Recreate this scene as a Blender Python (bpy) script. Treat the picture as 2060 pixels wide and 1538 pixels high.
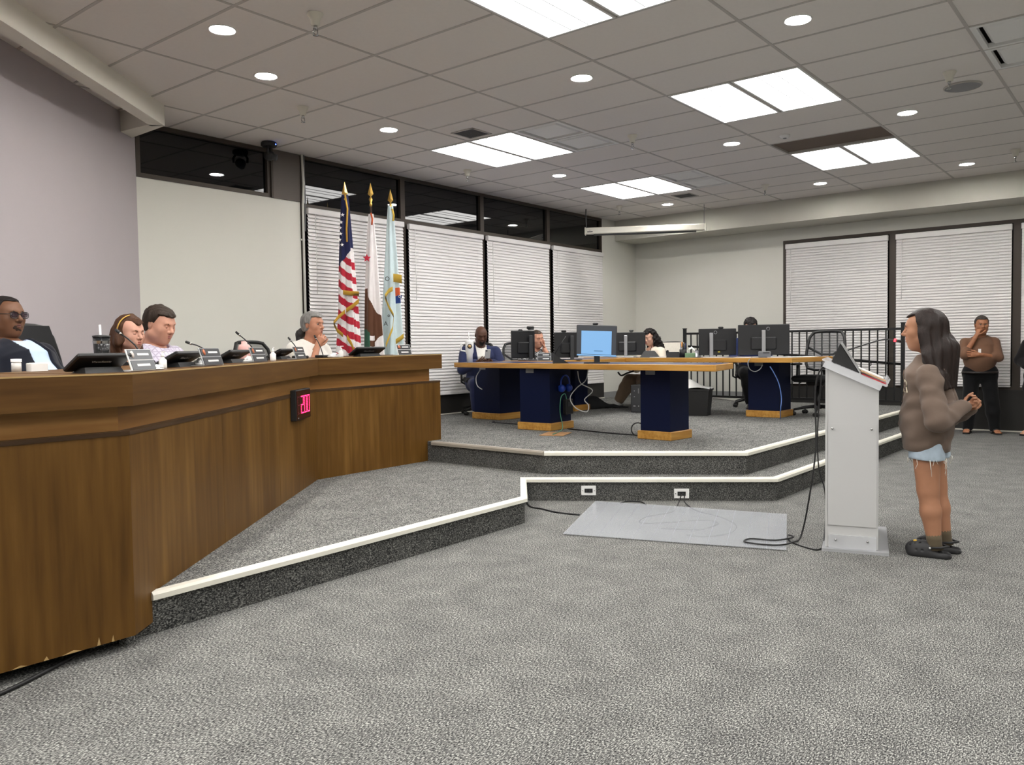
import bpy, math, random
import numpy as np
from mathutils import Matrix, Vector, Euler

random.seed(7)
for o in list(bpy.data.objects):
    bpy.data.objects.remove(o, do_unlink=True)
SC = bpy.context.scene
COL = SC.collection

# ------------------------------------------------------------------ camera
CAM_H = 1.30
FPX = 1648.8                      # focal length in pixels of the 2060x1538 frame
YAW, PITCH, ROLL = 0.6787724, -0.0418509, -0.0139869
_d = np.array([math.cos(PITCH)*math.cos(YAW), math.cos(PITCH)*math.sin(YAW), math.sin(PITCH)])
_r = np.cross(_d, [0, 0, 1]); _r /= np.linalg.norm(_r)
_u = np.cross(_r, _d)
CR = math.cos(ROLL)*_r + math.sin(ROLL)*_u
CU = -math.sin(ROLL)*_r + math.cos(ROLL)*_u
CD = _d
EYE = np.array([0, 0, CAM_H])
cam_data = bpy.data.cameras.new('camera')
cam_data.sensor_fit = 'HORIZONTAL'
cam_data.sensor_width = 36.0
cam_data.lens = FPX/2060*36.0
cam_data.clip_start = 0.05
cam = bpy.data.objects.new('camera', cam_data)
cam.matrix_world = Matrix(((CR[0], CU[0], -CD[0], 0), (CR[1], CU[1], -CD[1], 0), (CR[2], CU[2], -CD[2], CAM_H), (0, 0, 0, 1)))
COL.objects.link(cam)
SC.camera = cam

# ------------------------------------------------------------------ world (night outside) and exposure
world = bpy.data.worlds.new('night')
SC.world = world
world.use_nodes = True
world.node_tree.nodes['Background'].inputs[0].default_value = (0.012, 0.016, 0.03, 1)
world.node_tree.nodes['Background'].inputs[1].default_value = 0.15
SC.view_settings.view_transform = 'Standard'
SC.view_settings.look = 'None'
SC.view_settings.gamma = 1.0
SC.view_settings.use_curve_mapping = False
SC.view_settings.exposure = 0.36
SC.cycles.use_light_tree = False
SC.cycles.adaptive_threshold = 0.025
SC.cycles.max_bounces = 6
SC.cycles.diffuse_bounces = 4
SC.cycles.glossy_bounces = 3
SC.cycles.transmission_bounces = 6
SC.cycles.transparent_max_bounces = 12
SC.cycles.caustics_reflective = False
SC.cycles.caustics_refractive = False
PANEL_E = 9.0                    # radiance of the ceiling panels
DOWN_E = 200.0                     # radiance of the round downlights

# ------------------------------------------------------------------ surveying helpers
def ray(px, py):
    return CD + CR*((px-1030)/FPX) - CU*((py-769)/FPX)
def at_z(px, py, z):
    d = ray(px, py); return EYE + d*((z-CAM_H)/d[2])
def at_y(px, py, y):
    d = ray(px, py); return EYE + d*(y/d[1])
def at_x(px, py, x):
    d = ray(px, py); return EYE + d*(x/d[0])
def at_d(px, py, dep):
    return EYE + ray(px, py)*dep

# ------------------------------------------------------------------ materials
MATS = {}
def rgb(r, g, b):
    def f(c):
        c /= 255.0
        return c/12.92 if c <= 0.04045 else ((c+0.055)/1.055)**2.4
    return (f(r), f(g), f(b), 1.0)
def mat(name, col, rough=0.55, metal=0.0, var=0.06, scale=6.0, bump=0.0, bscale=80.0, spec=0.5, emit=None, estr=0.0,
        alpha=1.0, trans=0.0, stretch=(1, 1, 1), coat=0.0, ior=1.5, sheen=0.0, detail=3.0):
    if name in MATS:
        return MATS[name]
    m = bpy.data.materials.new(name); m.use_nodes = True
    nt = m.node_tree; b = nt.nodes['Principled BSDF']
    c = rgb(*col)
    b.inputs['Roughness'].default_value = rough
    b.inputs['Metallic'].default_value = metal
    b.inputs['Specular IOR Level'].default_value = spec
    b.inputs['IOR'].default_value = ior
    b.inputs['Transmission Weight'].default_value = trans
    b.inputs['Alpha'].default_value = alpha
    b.inputs['Coat Weight'].default_value = coat
    b.inputs['Sheen Weight'].default_value = sheen
    tc = nt.nodes.new('ShaderNodeTexCoord'); mp = nt.nodes.new('ShaderNodeMapping')
    mp.inputs['Scale'].default_value = stretch
    nt.links.new(tc.outputs['Object'], mp.inputs['Vector'])
    nz = nt.nodes.new('ShaderNodeTexNoise'); nz.inputs['Scale'].default_value = scale; nz.inputs['Detail'].default_value = detail
    nt.links.new(mp.outputs['Vector'], nz.inputs['Vector'])
    mx = nt.nodes.new('ShaderNodeMix'); mx.data_type = 'RGBA'
    mx.inputs['A'].default_value = tuple(max(0, x*(1-var)) for x in c[:3])+(1,)
    mx.inputs['B'].default_value = tuple(min(1, x*(1+var)) for x in c[:3])+(1,)
    nt.links.new(nz.outputs['Fac'], mx.inputs['Factor'])
    nt.links.new(mx.outputs['Result'], b.inputs['Base Color'])
    if bump > 0:
        n2 = nt.nodes.new('ShaderNodeTexNoise'); n2.inputs['Scale'].default_value = bscale; n2.inputs['Detail'].default_value = 2
        nt.links.new(mp.outputs['Vector'], n2.inputs['Vector'])
        bp = nt.nodes.new('ShaderNodeBump'); bp.inputs['Strength'].default_value = bump; bp.inputs['Distance'].default_value = 0.004
        nt.links.new(n2.outputs['Fac'], bp.inputs['Height']); nt.links.new(bp.outputs['Normal'], b.inputs['Normal'])
    if emit is not None:
        b.inputs['Emission Color'].default_value = rgb(*emit); b.inputs['Emission Strength'].default_value = estr
        if estr < 8.5:
            m.cycles.emission_sampling = 'NONE'
    MATS[name] = m
    return m
def ramp_mat(name, stops, rough, coords='Object', nodes=None):
    """colour ramp driven by a mix of noises; nodes = list of (scale, stretch, weight, detail)"""
    if name in MATS:
        return MATS[name]
    m = bpy.data.materials.new(name); m.use_nodes = True
    nt = m.node_tree; b = nt.nodes['Principled BSDF']
    b.inputs['Roughness'].default_value = rough
    tc = nt.nodes.new('ShaderNodeTexCoord')
    acc = None
    for sc_, st, w, det in nodes:
        mp = nt.nodes.new('ShaderNodeMapping'); mp.inputs['Scale'].default_value = st
        nt.links.new(tc.outputs[coords], mp.inputs['Vector'])
        nz = nt.nodes.new('ShaderNodeTexNoise'); nz.inputs['Scale'].default_value = sc_; nz.inputs['Detail'].default_value = det
        nt.links.new(mp.outputs['Vector'], nz.inputs['Vector'])
        ma = nt.nodes.new('ShaderNodeMath'); ma.operation = 'MULTIPLY'; ma.inputs[1].default_value = w
        nt.links.new(nz.outputs['Fac'], ma.inputs[0])
        if acc is None:
            acc = ma
        else:
            ad = nt.nodes.new('ShaderNodeMath'); ad.operation = 'ADD'
            nt.links.new(acc.outputs[0], ad.inputs[0]); nt.links.new(ma.outputs[0], ad.inputs[1]); acc = ad
    cr = nt.nodes.new('ShaderNodeValToRGB')
    el = cr.color_ramp.elements
    while len(el) < len(stops):
        el.new(0.5)
    for e, (p, c) in zip(el, stops):
        e.position = p; e.color = rgb(*c)
    nt.links.new(acc.outputs[0], cr.inputs['Fac']); nt.links.new(cr.outputs['Color'], b.inputs['Base Color'])
    MATS[name] = m
    m['acc'] = 1
    return m
M = {}
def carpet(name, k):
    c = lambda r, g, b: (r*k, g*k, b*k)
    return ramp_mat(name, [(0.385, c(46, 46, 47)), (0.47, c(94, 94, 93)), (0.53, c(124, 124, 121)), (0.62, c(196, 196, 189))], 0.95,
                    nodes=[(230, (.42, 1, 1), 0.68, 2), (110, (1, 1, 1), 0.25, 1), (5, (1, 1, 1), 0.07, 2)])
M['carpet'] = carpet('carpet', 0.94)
M['carpet_riser'] = carpet('shaded_riser_carpet', 0.70)  # same carpet in darker tones, the risers' shade put into the colour
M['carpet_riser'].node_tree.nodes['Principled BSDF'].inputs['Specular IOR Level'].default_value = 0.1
M['carpet'].node_tree.nodes['Principled BSDF'].inputs['Specular IOR Level'].default_value = 0.1
M['tile'] = mat('ceiling_tile_white', (234, 229, 224), 0.9, var=0.03, scale=30, bump=0.15, bscale=220, spec=0.1)
M['tbar'] = mat('ceiling_grid_white', (186, 181, 176), 0.5, var=0.02)
M['void'] = mat('ceiling_void', (40, 34, 30), 0.9)
M['deck'] = mat('brown_roof_deck', (112, 98, 86), 0.9)
M['cream'] = mat('cream_wall_paint', (220, 219, 211), 0.8, var=0.02, scale=3, bump=0.10, bscale=120, spec=0.2)
M['purple'] = mat('mauve_wall_paint', (182, 175, 178), 0.85, var=0.03, scale=2.5, bump=0.08, bscale=150, spec=0.15)
M['beam'] = mat('beam_paint', (234, 230, 219), 0.7, var=0.02, spec=0.2)
M['soffit'] = mat('soffit_paint', (198, 196, 186), 0.8, var=0.02, spec=0.2)
M['frame'] = mat('bronze_frame', (66, 58, 51), 0.5, 0.3, var=0.05)
M['pier'] = mat('pier_cladding', (92, 85, 80), 0.6, 0.1, var=0.05, scale=2)
M['glass'] = mat('night_glass', (4, 5, 7), 0.02, var=0.0, spec=0.5)
M['blackpanel'] = mat('dark_base_panel', (38, 36, 34), 0.6, var=0.05)
M['slat'] = mat('white_blind_slat', (228, 225, 224), 0.45, var=0.02)
M['baseboard'] = mat('grey_rubber_base', (140, 141, 141), 0.6, var=0.03)
M['nosing'] = mat('painted_step_nosing', (226, 223, 210), 0.6, var=0.10, scale=9, stretch=(1, 1, 1))
M['nosing_grey'] = mat('worn_step_nosing', (150, 143, 132), 0.6, var=0.1, scale=9)
M['white'] = mat('white_plastic', (236, 236, 234), 0.45, var=0.01)
M['offwhite'] = mat('off_white_enamel', (222, 218, 205), 0.45, var=0.02)
M['black'] = mat('black_plastic', (22, 22, 23), 0.5, var=0.08)
M['dkgrey'] = mat('dark_grey_plastic', (52, 53, 55), 0.5, var=0.05)
M['grey'] = mat('grey_plastic', (118, 119, 121), 0.45, var=0.04)
M['silver'] = mat('silver_metal', (176, 177, 179), 0.35, 0.7, var=0.03)
M['chrome'] = mat('chrome', (190, 190, 190), 0.15, 1.0, var=0.02)
M['brass'] = mat('polished_brass', (222, 182, 96), 0.3, 0.75, var=0.04)
M['blackmetal'] = mat('black_painted_steel', (20, 20, 21), 0.45, 0.2, var=0.05)
M['navy_lam'] = mat('navy_laminate', (5, 16, 48), 0.55, var=0.06, scale=4, spec=0.2)
M['navy_top'] = mat('navy_table_top', (40, 50, 92), 0.28, var=0.05)
M['panel_e'] = mat('lit_diffuser', (255, 255, 255), 0.4, emit=(255, 253, 250), estr=PANEL_E)
M['down_e'] = mat('lit_downlight', (255, 255, 255), 0.4, emit=(255, 252, 246), estr=DOWN_E)
def wood(name, lo, mid, hi, axis, rough=0.42, fine=26.0):
    s1 = {'z': (1, 1, 0.07), 'x': (0.07, 1, 1), 'y': (1, 0.07, 1)}[axis]
    s2 = {'z': (1, 1, 0.18), 'x': (0.18, 1, 1), 'y': (1, 0.18, 1)}[axis]
    return ramp_mat(name, [(0.34, lo), (0.5, mid), (0.66, hi)], rough,
                    nodes=[(fine, s1, 0.40, 4), (5.0, s2, 0.45, 3), (1.3, (1, 1, 1), 0.15, 2)])
M['wood_v'] = wood('walnut_panel_vertical', (76, 50, 17), (98, 68, 27), (118, 86, 40), 'z')
M['wood_h'] = wood('walnut_fascia', (74, 48, 19), (92, 63, 28), (108, 77, 37), 'x', fine=30)
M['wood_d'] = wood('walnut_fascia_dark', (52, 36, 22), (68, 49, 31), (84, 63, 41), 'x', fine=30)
M['wood_l'] = wood('walnut_recess', (124, 84, 42), (146, 104, 56), (164, 122, 70), 'x', fine=30)
for k_ in ('wood_v', 'wood_h', 'wood_d', 'wood_l'):
    M[k_].node_tree.nodes['Principled BSDF'].inputs['Specular IOR Level'].default_value = 0.22
M['wood_edge'] = mat('worn_top_edge', (176, 146, 96), 0.5, var=0.2, scale=12)
M['oak'] = wood('golden_oak_edge', (142, 96, 40), (178, 130, 66), (204, 158, 90), 'y', fine=40)
M['oak_x'] = wood('golden_oak_base', (146, 98, 34), (184, 134, 60), (208, 162, 86), 'x', fine=40)

# ------------------------------------------------------------------ object helpers
def tag(o, label, cat, group=None):
    o['label'] = label; o['category'] = cat
    if group:
        o['group'] = group
    return o
def thing(name, label, cat, loc=(0, 0, 0), rz=0.0, group=None, rot=None):
    o = bpy.data.objects.new(name, None); COL.objects.link(o)
    o.location = [float(v) for v in loc]; o.rotation_euler = rot if rot is not None else (0, 0, rz)
    o.empty_display_size = 0.1
    return tag(o, label, cat, group)
def link_mesh(name, me, parent=None, loc=None, rot=None, scale=None):
    o = bpy.data.objects.new(name, me); COL.objects.link(o)
    if parent is not None:
        o.parent = parent
    if loc is not None:
        o.location = [float(v) for v in loc]
    if rot is not None:
        o.rotation_euler = rot
    if scale is not None:
        o.scale = scale
    return o
def copy_tree(o, parent=None):
    c = o.copy(); COL.objects.link(c)
    if parent is not None:
        c.parent = parent
    for ch in list(o.children):
        copy_tree(ch, c)
    return c
def rotm(rx=0, ry=0, rz=0):
    return np.array(Euler((rx, ry, rz)).to_matrix())
class MB:
    """collects simple solids into one mesh"""
    def __init__(s):
        s.v = []; s.f = []; s.mi = []; s.sm = []
    def add(s, vs, fs, m=0, smooth=False):
        n = len(s.v); s.v += [tuple(float(c) for c in v) for v in vs]
        for f in fs:
            s.f.append(tuple(n+i for i in f)); s.mi.append(m); s.sm.append(smooth)
        return s
    def box(s, c, d, R=None, m=0, bev=0.0):
        hx, hy, hz = d[0]/2, d[1]/2, d[2]/2
        if bev <= 0:
            vs = np.array([(x, y, z) for x in (-hx, hx) for y in (-hy, hy) for z in (-hz, hz)])
            fs = [(0, 1, 3, 2), (4, 6, 7, 5), (0, 4, 5, 1), (2, 3, 7, 6), (0, 2, 6, 4), (1, 5, 7, 3)]
        else:
            b = min(bev, hx*.95, hy*.95, hz*.95)
            vs = []; fs = []
            rings = [(-hz, b), (-hz+b, 0), (hz-b, 0), (hz, b)]
            for z, i in rings:
                X, Y = hx-i, hy-i
                q = b if i == 0 else b*0.5
                vs += [(X, Y-q, z), (X-q, Y, z), (-X+q, Y, z), (-X, Y-q, z), (-X, -Y+q, z), (-X+q, -Y, z), (X-q, -Y, z), (X, -Y+q, z)]
            vs = np.array(vs)
            for r in range(3):
                for k in range(8):
                    a = r*8+k; bb = r*8+(k+1) % 8
                    fs.append((a, bb, bb+8, a+8))
            fs.append(tuple(range(7, -1, -1))); fs.append(tuple(range(24, 32)))
        if R is not None:
            vs = vs @ np.asarray(R).T
        return s.add(vs + np.asarray(c, float), fs, m)
    def bx(s, x0, x1, y0, y1, z0, z1, m=0, bev=0.0):
        return s.box(((x0+x1)/2, (y0+y1)/2, (z0+z1)/2), (abs(x1-x0), abs(y1-y0), abs(z1-z0)), None, m, bev)
    def prism(s, poly, z0, z1, m=0, top=None):
        n = len(poly); vs = [(x, y, z0) for x, y in poly]+[(x, y, z1) for x, y in poly]
        a = sum(poly[i][0]*poly[(i+1) % n][1]-poly[(i+1) % n][0]*poly[i][1] for i in range(n))
        idx = list(range(n)) if a > 0 else list(range(n-1, -1, -1))
        fs = [tuple(reversed(idx)), tuple(i+n for i in idx)]
        for k in range(n):
            i, j = idx[k], idx[(k+1) % n]
            fs.append((i, j, j+n, i+n))
        k0 = len(s.f)
        s.add(vs, fs, m)
        if top is not None:
            s.mi[k0+1] = top
        return s
    def tube(s, pts, r, n=8, m=0, caps=True, radii=None):
        pts = [np.asarray(p, float) for p in pts]; vs = []; fs = []
        prev = None
        for i, p in enumerate(pts):
            t = pts[min(i+1, len(pts)-1)]-pts[max(i-1, 0)]
            t = t/(np.linalg.norm(t)+1e-12)
            if prev is None:
                a = np.array([0, 0, 1.0]) if abs(t[2]) < 0.9 else np.array([1.0, 0, 0])
                u = np.cross(t, a)
            else:
                u = prev-t*(prev@t)
            u /= np.linalg.norm(u)+1e-12; prev = u; w = np.cross(t, u)
            rr = radii[i] if radii is not None else r
            for k in range(n):
                an = 2*math.pi*k/n
                vs.append(p+rr*(math.cos(an)*u+math.sin(an)*w))
        for i in range(len(pts)-1):
            for k in range(n):
                a, b = i*n+k, i*n+(k+1) % n
                fs.append((a, b, b+n, a+n))
        if caps:
            fs.append(tuple(range(n-1, -1, -1))); fs.append(tuple((len(pts)-1)*n+k for k in range(n)))
        return s.add(vs, fs, m, True)
    def lathe(s, prof, n=20, c=(0, 0, 0), R=None, m=0, cap=True):
        vs = []; fs = []
        for r, z in prof:
            for k in range(n):
                an = 2*math.pi*k/n
                vs.append((r*math.cos(an), r*math.sin(an), z))
        for i in range(len(prof)-1):
            for k in range(n):
                a, b = i*n+k, i*n+(k+1) % n
                fs.append((a, b, b+n, a+n))
        if cap:
            fs.append(tuple(range(n-1, -1, -1))); fs.append(tuple((len(prof)-1)*n+k for k in range(n)))
        vs = np.array(vs)
        if R is not None:
            vs = vs @ np.asarray(R).T
        return s.add(vs+np.asarray(c, float), fs, m, True)
    def ball(s, c, r, n=12, k=8, m=0, R=None):
        r = np.array([r, r, r]) if np.isscalar(r) else np.asarray(r, float)
        prof = [(max(1e-4, math.sin(math.pi*i/k)), -math.cos(math.pi*i/k)) for i in range(k+1)]
        n0 = len(s.v)
        s.lathe(prof, n, (0, 0, 0), None, m, False)
        vs = np.array(s.v[n0:])*r
        if R is not None:
            vs = vs @ np.asarray(R).T
        s.v[n0:] = [tuple(float(q) for q in v) for v in vs+np.asarray(c, float)]
        return s
    def grid(s, P, m=0, smooth=True, flip=False):
        """P[i][j] -> quad sheet"""
        P = np.asarray(P, float); a, b = P.shape[:2]
        fs = [(i*b+j, i*b+j+1, (i+1)*b+j+1, (i+1)*b+j) for i in range(a-1) for j in range(b-1)]
        if flip:
            fs = [f[::-1] for f in fs]
        return s.add(P.reshape(-1, 3), fs, m, smooth)
    def mesh(s, name, mats, smooth=None):
        me = bpy.data.meshes.new(name); me.from_pydata(s.v, [], s.f)
        for mm in (mats if isinstance(mats, (list, tuple)) else [mats]):
            me.materials.append(mm)
        me.polygons.foreach_set('material_index', s.mi)
        me.polygons.foreach_set('use_smooth', s.sm if smooth is None else [smooth]*len(s.f))
        me.update()
        return me
    def build(s, name, mats, parent=None, loc=None, rot=None, smooth=None, auto=False):
        me = s.mesh(name, mats, smooth)
        o = link_mesh(name, me, parent, loc, rot)
        if auto:
            me.set_sharp_from_angle(angle=math.radians(40))
        return o
def struct(o):
    o['kind'] = 'structure'; return o
def text_mesh(body, size, name='text', ext=0.0008, align='CENTER'):
    cu = bpy.data.curves.new(name, 'FONT'); cu.body = body; cu.size = size; cu.align_x = align; cu.align_y = 'CENTER'; cu.extrude = ext
    cu.resolution_u = 3
    ob = bpy.data.objects.new(name, cu); COL.objects.link(ob)
    dg = bpy.context.evaluated_depsgraph_get()
    me = bpy.data.meshes.new_from_object(ob.evaluated_get(dg))
    bpy.data.objects.remove(ob, do_unlink=True)
    return me
def add_text(body, size, m, parent, loc, rot, name='lettering', ext=0.0008, align='CENTER'):
    me = text_mesh(body, size, name, ext, align); me.materials.clear(); me.materials.append(m)
    return link_mesh(name, me, parent, loc, rot)
def offset_line(P, d):
    """offset an open polyline to its left by d"""
    P = [np.array(p, float) for p in P]; out = []
    for i, p in enumerate(P):
        ns = []
        for a, b in ((i-1, i), (i, i+1)):
            if a >= 0 and b < len(P):
                t = P[b]-P[a]; t /= np.linalg.norm(t); ns.append(np.array([-t[1], t[0]]))
        if len(ns) == 1:
            out.append(p+ns[0]*d)
        else:
            nn = ns[0]+ns[1]; nn /= np.linalg.norm(nn); out.append(p+nn*(d/(nn@ns[0])))
    return out
# ================================================================== the room
ZC = CAM_H+2.2822                 # ceiling height
Z1, Z2 = 0.19, 0.385              # lower step, stage
YW, XW = 7.96, 13.65              # wall with the flags, wall with the two wide blinds
GX, GY, TU = 4.990, 3.641, 0.6096
PURPLE = [(4.03, 7.96), (1.50, 5.912), (-4.5, 5.912)]
XB, YB = -4.5, -5.2               # walls behind the camera

struct(MB().bx(XB, XW+.2, YB, YW+.2, -0.1, 0.0).build('floor', M['carpet']))
# stage steps and platform
T1 = [(1.60, 3.70), (1.86, 3.665), (4.76, 3.735), (5.46, 4.29), (6.65, 2.555), (12.86, 2.555), (12.86, 3.4), (7.2, 3.4), (6.0, 5.0), (6.0, 6.2), (4.5, 5.90)]
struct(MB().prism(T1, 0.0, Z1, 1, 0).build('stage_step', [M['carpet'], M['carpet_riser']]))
T2 = [(5.80, 5.70), (5.755, 4.29), (6.69, 2.83), (12.86, 2.83), (12.86, 6.6), (13.64, 6.6), (13.64, 7.95), (4.10, 7.95), (1.52, 5.87), (-3.0, 5.87), (-3.0, 4.3), (1.45, 4.3), (4.25, 6.25), (5.80, 6.30)]
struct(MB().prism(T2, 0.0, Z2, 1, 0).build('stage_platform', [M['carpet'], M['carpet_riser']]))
rp = MB()
rp.add([(12.86, 6.6, 0), (13.64, 6.6, 0), (13.64, 2.6, 0), (12.86, 2.6, 0), (12.86, 6.6, Z2), (13.64, 6.6, Z2), (13.64, 2.6, .01), (12.86, 2.6, .01)],
       [(0, 1, 2, 3), (7, 6, 5, 4), (0, 4, 5, 1), (3, 2, 6, 7), (0, 3, 7, 4), (1, 5, 6, 2)])
struct(rp.build('floor_ramp', M['carpet']))
def nosing(n, P, z, m, lab=None):
    mb = MB()
    out = offset_line(P, -0.022); inn = offset_line(P, 0.03)
    for i in range(len(P)-1):
        a, b, c, d = out[i], out[i+1], inn[i+1], inn[i]
        a2, b2 = np.array(P[i]), np.array(P[i+1])
        vs = []
        for q0, q1, q2 in ((a, d, a2), (b, c, b2)):
            vs += [(q2[0], q2[1], z-.034), (q0[0], q0[1], z-.030), (q0[0], q0[1], z-.006), (q0[0]*.8+q1[0]*.2, q0[1]*.8+q1[1]*.2, z+.006), (q1[0], q1[1], z+.006), (q1[0], q1[1], z-.02)]
        fs = [(k, (k+1) % 6, (k+1) % 6+6, k+6) for k in range(6)]+[(5, 4, 3, 2, 1, 0), (6, 7, 8, 9, 10, 11)]
        mb.add(vs, fs)
    return struct(mb.build('trim_%d' % n, m))
nosing(1, T1[1:6], Z1, M['nosing'])
nosing(2, T2[1:4], Z2, M['nosing'])
nosing(3, T2[0:2], Z2, M['nosing_grey'])

# ---- walls
def wall_box(name, x0, x1, y0, y1, z0, z1, m):
    return struct(MB().bx(x0, x1, y0, y1, z0, z1).build(name, m))
# flag wall: plain part, dark pier, column strip; the glazed bay between is open
wf = MB()
wf.bx(3.6, 5.975, YW, YW+.2, 0, 3.035)
wf.bx(12.47, XW+.2, YW, YW+.2, 0, ZC+.1)
wf.bx(3.6, 12.47, YW, YW+.2, 3.575, ZC+.1)
wfo = struct(wf.build('wall_flags', M['cream']))
MB().bx(5.60, 5.975, YW-.012, YW+.18, 3.035, 3.58).build('pier_panel', M['pier'], wfo)
MB().bx(5.575, 5.60, YW-.025, YW+.1, 3.035, 3.58).build('pier_edge', M['frame'], wfo)
pw = MB()
for a, b in zip(PURPLE[:-1], PURPLE[1:]):
    a = np.array(a); b = np.array(b); t = (b-a)/np.linalg.norm(b-a); n = np.array([t[1], -t[0]])
    pw.prism([tuple(a), tuple(b), tuple(b+n*.12-t*0), tuple(a+n*.12)], 0, ZC+.05)
struct(pw.build('wall_left', M['purple']))
# header beam hung in front of the mauve wall, with its return to the flag wall
BD = np.array([0.777, 0.629]); BE = np.array([3.975, 7.285]); BN = np.array([-0.629, 0.777])
b0 = BE-BD*4.6
bm = MB().prism([tuple(b0), tuple(BE), tuple(BE+BN*.13), tuple(b0+BN*.13)], 3.395, ZC+.01)
bm.prism([tuple(BE), (BE[0]+.005, YW), (BE[0]-.20, YW), tuple(BE+BN*.13-BD*.05)], 3.395, ZC+.01)
struct(bm.build('trim_header_beam', M['beam']))
# right wall with a soffit along its top and an opening for the wide windows
WZ0, WZ1 = 0.60, 3.03
RY0, RY1 = -1.60, 5.12
wr = MB()
wr.bx(XW, XW+.2, RY1, YW+.2, 0, ZC+.1)
wr.bx(XW, XW+.2, YB, RY0, 0, ZC+.1)
wr.bx(XW, XW+.2, RY0, RY1, WZ1, ZC+.1)
struct(wr.build('wall_right', M['cream']))
wall_box('wall_right_base', XW-.02, XW+.2, YB, 5.12, 0, WZ0, M['blackpanel'])
wall_box('trim_soffit', 12.915, XW+.01, YB, YW, 3.225, ZC+.08, M['soffit'])
wall_box('wall_rear', XB-.2, XB, YB-.2, 5.95, 0, ZC+.1, M['cream'])
wall_box('wall_near', XB, XW+.2, YB-.2, YB, 0, ZC+.1, M['cream'])
struct(MB().bx(12.47, XW, YW-.012, YW, Z2, Z2+.10).bx(XW-.012, XW, 5.12, YW, Z2, Z2+.10).build('baseboard_right', M['baseboard']))
struct(MB().bx(XW-.05, XW-.021, YB, 2.83, 0, .018).build('baseboard_window_wall', M['nosing']))
struct(MB().bx(6.0, 12.47, YW-.03, YW-.012, Z2, Z2+.014).build('baseboard_flags', M['nosing']))

# ---- windows
def pane_frame(win, ax, fixed, a0, a1, z0, z1, t=.05, dep=.07, inset=.02):
    """frame bars and glass between a0..a1 along the wall"""
    def bar(u0, u1, w0, w1, nm='frame'):
        mb = MB()
        if ax == 'x': mb.bx(u0, u1, fixed-.005, fixed+dep, w0, w1)
        else: mb.bx(fixed-.005, fixed+dep, u0, u1, w0, w1)
        mb.build(nm, M['frame'], win)
    bar(a0, a0+t, z0, z1); bar(a1-t, a1, z0, z1); bar(a0+t, a1-t, z1-t, z1); bar(a0+t, a1-t, z0, z0+t)
    mb = MB()
    if ax == 'x': mb.bx(a0+t, a1-t, fixed+.035, fixed+.043, z0+t, z1-t)
    else: mb.bx(fixed+.035, fixed+.043, a0+t, a1-t, z0+t, z1-t)
    mb.build('pane', M['glass'], win)
def window(n, ax, fixed, a0, a1, z0, z1, t=.05):
    w = bpy.data.objects.new('window_%d' % n, None); COL.objects.link(w); struct(w)
    pane_frame(w, ax, fixed, a0, a1, z0, z1, t)
    return w
window(1, 'x', YW, 4.03, 5.58, 3.035, 3.58, .045)
MULL = [5.985, 7.615, 9.215, 10.86, 12.47]
for i in range(4):
    window(2+i, 'x', YW, MULL[i], MULL[i+1], 2.985, 3.58, .04)
for i in range(4):
    window(6+i, 'x', YW, MULL[i], MULL[i+1], 0.66, 2.985, .045)
struct(MB().bx(5.985, 12.47, YW-.02, YW+.15, 0, 0.66).build('wall_flags_base', M['blackpanel']))
RM = [5.12, 3.40, 1.745, 0.06, -1.60]
for i in range(4):
    window(10+i, 'y', XW, RM[i+1], RM[i], WZ0, WZ1, .05)

# ---- blinds: every slat is a part
def blind(label, ax, fixed, a0, a1, z0, z1, tilt, head=.07):
    L = abs(a1-a0); c = (a0+a1)/2
    loc = (c, fixed, 0) if ax == 'x' else (fixed, c, 0)
    t = thing('window_blind', label, 'blind', loc, 0 if ax == 'x' else -math.pi/2, 'white slatted window blinds')
    # local: x along the wall, +y into the wall
    MB().box((0, -.035, z1-head/2), (L, .06, head), bev=.006).build('headrail', M['slat'], t)
    z = z1-head-.018; k = 0
    sm = MB().grid([[(x, .025*math.cos(a)*1.0, .0035*(1-(a/1.0)**2) if False else 0.0035*(1-abs(2*q-1)**2)) for q, a in ((qq, math.pi*(1-qq)) for qq in (0, .25, .5, .75, 1))] for x in (-L/2+.006, L/2-.006)])
    P0 = np.array(sm.v).reshape(2, 5, 3)
    bm_ = MB(); top = P0.copy(); bot = P0.copy(); bot[:, :, 2] -= .0028
    bm_.grid(top, flip=True); bm_.grid(bot)
    bm_.add([top[0][0], top[1][0], bot[1][0], bot[0][0]], [(0, 1, 2, 3)]); bm_.add([top[0][4], top[1][4], bot[1][4], bot[0][4]], [(3, 2, 1, 0)])
    me = bm_.mesh('slat', M['slat'])
    while z > z0+.03:
        o = link_mesh('slat', me, t, (0, -.035, z), (tilt, 0, 0))
        z -= .0425
    MB().box((0, -.035, z0+.012), (L-.01, .05, .022), bev=.005).build('bottom_rail', M['slat'], t)
    for f in (-.36, .36) if L < 1.4 else (-.40, 0.0, .40):
        MB().bx(f*L-.0015, f*L+.0015, -.0635, -.0625, z0+.02, z1-head).build('ladder_cord', M['slat'], t)
    MB().tube([(-L*.44, -.075, z1-head), (-L*.44, -.078, z1-1.0)], .004, 6).build('tilt_wand', M['white'], t)
    return t
T_OPEN, T_SHUT = 1.14, 1.25
blind('white slatted blind behind the three flags with dark gaps between slats', 'x', YW-.01, 6.035, 7.575, 0.66, 2.975, T_OPEN)
blind('white closed blind just right of the pale blue flag', 'x', YW-.01, 7.665, 9.17, 0.66, 2.965, T_SHUT)
blind('white closed blind behind the bald bearded man in the navy suit', 'x', YW-.01, 9.265, 10.82, 0.66, 2.965, T_SHUT)
blind('white closed blind nearest the corner column on the flag wall', 'x', YW-.01, 10.915, 12.42, 0.66, 2.965, T_SHUT)
blind('wide white slatted blind behind the mesh chair and black railing', 'y', XW-.01, 3.455, 5.06, 0.64, 2.965, 1.15, .085)
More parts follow.
